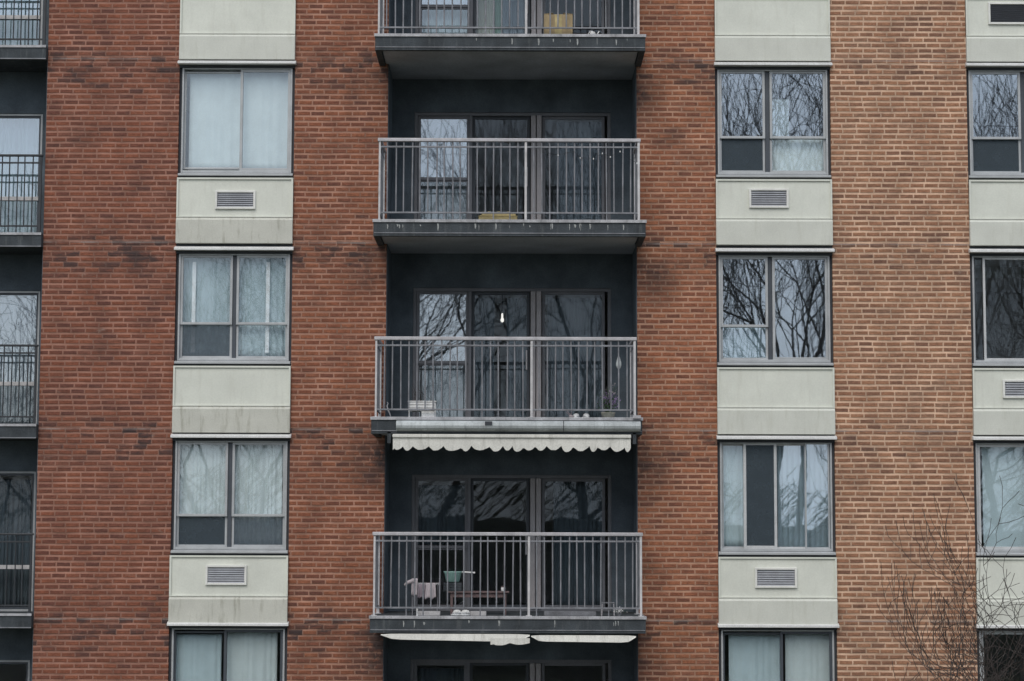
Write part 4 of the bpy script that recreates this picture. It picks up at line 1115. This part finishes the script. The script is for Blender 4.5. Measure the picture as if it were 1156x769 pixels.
garment('narrow whitish garment with one sleeve hanging leftmost on the drying rack', 465, 471.5, 653, 674, M['pink'], 1, True)
garment('dull mauve cloth in the middle of the drying rack', 472.5, 480, 659, 676, M['grey_cloth'], 2)
garment('pale pink cloth hanging rightmost on the drying rack', 481, 491.5, 658, 677, M['pink'], 3)
x, z = at(520, 693, -0.84)
for i, px in enumerate((515, 524.5)):
    x, z = at(px, 693, -0.84)
    root = empty('shoe', (x, -0.80, zf + 0.001)); tag(root, ('left' if i == 0 else 'right') + ' shoe of a white pair lying sideways on the lowest full balcony', 'shoe', 'white shoes on the lowest full balcony')
    g = MB(); g.lathe([(0.040, 0), (0.046, 0.01), (0.046, 0.025)], 0, 0, 0, 16, 1.7, 0.9); g.build('sole', M['white_plastic'], root, smooth=True)
    g = MB(); g.lathe([(0.043, 0.026), (0.042, 0.05), (0.030, 0.075), (0.012, 0.083)], 0.012, 0, 0, 16, 1.5, 0.9); g.build('upper', M['white_plastic'], root, smooth=True)
def tray(label, px0, px1, h, y, mat, z0=0.001):
    x0, x1 = PX(px0, y, 692), PX(px1, y, 692); w = x1 - x0
    root = empty('tray', ((x0 + x1) / 2, y + 0.1, zf + z0)); tag(root, label, 'tray')
    g = MB(); g.box(-w/2, w/2, -0.1, 0.1, 0, 0.008); g.build('tray_base', mat, root)
    g = MB(); g.box(-w/2, w/2, -0.11, -0.101, 0, h).box(-w/2, w/2, 0.101, 0.11, 0, h).box(-w/2 - 0.01, -w/2 - 0.001, -0.11, 0.11, 0, h).box(w/2 + 0.001, w/2 + 0.01, -0.11, 0.11, 0, h); g.build('tray_rim', mat, root)
tray('thin grey tray below the drying rack, left of the white shoes', 472, 496, 0.055, -0.72, M['rail_post'])
tray('short grey tray right of the white shoes', 531, 548, 0.055, -0.72, M['rail_post'])
tray('long thin dark tray on the right half of the lowest full balcony', 615, 672, 0.06, -0.72, M['rail'])
x, z = at(471, 697, -0.8)
g = MB(); g.box(-0.012, 0.012, -0.012, 0.012, 0, 0.105).box(-0.016, 0.016, -0.016, 0.016, 0.1055, 0.115); o = g.build('short_stake', M['white_plastic']); o.location = (x, -0.84, zf + 0.001); tag(o, 'short white stake below the hanging clothes on the lowest full balcony', 'stake')
# small stool frame at the right and a white flower beside it
x0, x1 = PX(679, -0.7, 690), PX(694, -0.7, 690); w = x1 - x0; h = PZ(680, -0.7) - zf
root = empty('stool', ((x0 + x1) / 2, -0.6, zf + 0.001)); tag(root, 'small grey metal stool at right end of the lowest full balcony', 'stool')
g = MB(); g.box(-w/2, w/2, -w/2, w/2, h - 0.014, h); g.build('seat', M['rail'], root, bevel=0.004)
for sx in (-1, 1):
    for sy in (-1, 1):
        g = MB(); g.tube([(sx * w/2 * 0.95, sy * w/2 * 0.95, 0), (sx * w/2 * 0.85, sy * w/2 * 0.85, h - 0.0145)], 0.008, 7); g.build('leg', M['rail_top'], root)
x, z = at(699, 696, -0.82)
root = empty('flower_pot', (x, -0.82, zf + 0.001)); tag(root, 'tiny pot of white flowers beside the metal stool', 'potted plant')
g = MB(); g.lathe([(0.03, 0), (0.04, 0.035), (0.037, 0.037)], 0, 0, 0, 12); g.build('pot', M['rail'], root)
blobs(60, 15, 0.0, 0.085, 0.035, 0.025, 0.014).build('blossom', M['white_plastic'], root)
blobs(40, 16, 0.03, 0.10, 0.05, 0.05, 0.010).build('foliage', M['leaf'], root)

# ------------------------------------------------------------------ bare winter trees
def grow_tree(seed, height, trunk_r, spread=0.45, depth=6, first=0.28, up=0.25, splits=(2, 3), twig=0.004, sides=5, lean=(0, 0), decay=0.76, rmax=4.0, kidp=0.75):
    rr = random.Random(seed)
    trunk, crown = MB(), MB()
    def branch(p, d, length, r, lev):
        n = 4 if lev < 3 else 3
        pts = [p.copy()]; rad = [r]; dd = d.copy(); q = p.copy()
        r1 = max(twig, r * (0.62 if lev else 0.7))
        kids = []
        for i in range(n):
            dd = (dd + Vector((rr.gauss(0, 1), rr.gauss(0, 1), rr.gauss(0, 1))) * (0.10 if lev == 0 else 0.17) + Vector((0, 0, up * 0.25))).normalized()
            hr = math.hypot(q.x - lean[0] * q.z, q.y - lean[1] * q.z)
            if hr > rmax * 0.6:
                out = Vector((q.x - lean[0] * q.z, q.y - lean[1] * q.z, 0)).normalized(); o_ = dd.dot(out)
                if o_ > 0: dd = (dd - out * o_ * min(1.0, (hr / rmax - 0.6) * 2.5) + Vector((0, 0, 0.15))).normalized()
            q = q + dd * length / n
            pts.append(q.copy()); rad.append(r + (r1 - r) * (i + 1) / n)
            if lev > 0 and i < n - 1 and lev < depth:
                if rr.random() < kidp: kids.append((q.copy(), dd.copy(), rad[-1] * 0.55, length * rr.uniform(0.5, 0.75), lev + 1))
        (trunk if lev == 0 else crown).tube(pts, rad, 10 if lev == 0 else max(3, sides - lev // 2), cap=lev < 2)
        if lev < depth:
            k = rr.randint(*splits) + (1 if lev == 0 else 0)
            a0 = rr.uniform(0, 6.28)
            ax = dd.orthogonal().normalized(); ay = dd.cross(ax)
            for i in range(k):
                a = a0 + 6.283 * i / k + rr.uniform(-0.5, 0.5); s = spread * rr.uniform(0.6, 1.35)
                nd = (dd + (ax * math.cos(a) + ay * math.sin(a)) * s + Vector((0, 0, up * 0.3))).normalized()
                branch(q, nd, length * decay * rr.uniform(0.85, 1.15), r1 * rr.uniform(0.68, 0.85), lev + 1)
        for (kp, kd, kr, kl, kv) in kids:
            ax = kd.orthogonal().normalized(); ay = kd.cross(ax); a = rr.uniform(0, 6.28)
            nd = (kd * 0.7 + (ax * math.cos(a) + ay * math.sin(a)) * spread * 1.5 + Vector((0, 0, up * 0.3))).normalized()
            branch(kp, nd, kl, max(twig, kr), kv)
    branch(Vector((0, 0, -0.05)), Vector((lean[0], lean[1], 1)).normalized(), height * first, trunk_r, 0)
    return trunk, crown
def tree(label, loc, seed, mat, group=None, **kw):
    root = empty('bare_tree', loc); tag(root, label, 'tree', group)
    t, c = grow_tree(seed, **kw)
    a = t.build('trunk', mat, root, smooth=True); b_ = c.build('crown', mat, root, smooth=True)
    print('tree', label[:30], len(b_.data.polygons), 'top', max(v.co.z for v in b_.data.vertices), 'x', min(v.co.x for v in b_.data.vertices), max(v.co.x for v in b_.data.vertices))
    return root
G = 'bare trees across the road mirrored in the windows'
near = tree('small bare tree with fine dark twigs in front of the building, bottom right', (8.9, -3.4, -0.75), 35, M['bark'], None, height=8.6, trunk_r=0.10, spread=0.52, depth=7, first=0.28, up=0.14, twig=0.0044, decay=0.76, rmax=4.9, kidp=0.45, splits=(2, 2), lean=(-0.04, 0))
ta = tree('tall bare tree mirrored in the windows right of the balconies', (7.2, -26, 0), 21, M['bark_grey'], G, height=26, trunk_r=0.26, spread=0.5, depth=6, first=0.22, up=0.22, twig=0.008, decay=0.77, rmax=4.6, kidp=0.45)
tb_ = tree('tall bare tree mirrored in the windows at the far right edge', (14.2, -27, 0), 22, M['bark_grey'], G, height=26, trunk_r=0.28, spread=0.5, depth=6, first=0.22, up=0.22, twig=0.008, decay=0.78, rmax=5.5, kidp=0.6)
ta.scale = (1, 1, 1.13); tb_.scale = (1, 1, 1.08)
def copy_tree(root, loc, rz, label, sc=1.0):
    r = root.copy(); C.objects.link(r); r.location = loc; r.rotation_euler = (0, 0, R(rz)); r.scale = (sc,) * 3; r['label'] = label; r['group'] = G
    for ch in list(root.children):
        q = ch.copy(); C.objects.link(q); q.parent = r
    return r
copy_tree(ta, (-2.4, -41, 0), 130, 'bare tree mirrored in the left lights of the central balconies', 1.2)
copy_tree(tb_, (2.6, -46, 0), 10, 'bare tree mirrored in the right doors of the central balconies', 1.25)
copy_tree(tb_, (-15.0, -31, 0), 70, 'bare tree mirrored in the balcony doors at the left edge', 0.95)
copy_tree(ta, (-10.5, -44, 0), 250, 'bare tree faintly mirrored in the left bay windows', 1.0)
copy_tree(tb_, (17.5, -52, 0), 200, 'bare tree further off behind the one mirrored right of the balconies', 1.15)
copy_tree(ta, (21, -36, 0), 20, 'bare tree further off behind the one mirrored at the far right edge', 1.15)

# far-off wood that closes the view across the road (only ever seen mirrored in the lowest windows)
rr = random.Random(77); g = MB()
for _ in range(26000):
    x = rr.uniform(-95, 95); y = rr.uniform(-92, -78)
    top = 10.5 + 2.0 * noise.noise(Vector((x * 0.09, y * 0.05, 1.0))) + 1.5 * noise.noise(Vector((x * 0.4, y * 0.3, 4.0)))
    z = top * (1 - rr.random() ** 1.3 * 0.95); q = Vector((x, y, z)); sz = rr.uniform(0.4, 1.1)
    u = Vector((rr.gauss(0, 1), rr.gauss(0, 1), rr.gauss(0, 1))).normalized(); v = u.orthogonal().normalized(); w_ = u.cross(v)
    g.bm.faces.new([g.bm.verts.new(q + v * sz), g.bm.verts.new(q + w_ * sz * 0.06), g.bm.verts.new(q - v * sz), g.bm.verts.new(q - w_ * sz * 0.06)])
xs = [-95 + i * 1.5 for i in range(128)]
top = [(x, 8.3 + 1.2 * noise.noise(Vector((x * 0.09, -4.2, 1.0))) + 0.7 * noise.noise(Vector((x * 0.5, 2.0, 4.0)))) for x in xs]
for (xa, za_), (xc, zc_) in zip(top, top[1:]):
    v = [g.bm.verts.new(p) for p in ((xa, -84, 0), (xc, -84, 0), (xc, -84, zc_), (xa, -84, za_), (xa, -88, za_ - 1), (xc, -88, zc_ - 1))]
    g.bm.faces.new(v[:4]); g.bm.faces.new((v[3], v[2], v[5], v[4]))
M['far'] = weathered('far_foliage', (0.045, 0.05, 0.035), 0.95, 0.3, 0.5)
tag(g.build('wood', M['far']), 'dark wood across the road', kind='stuff')
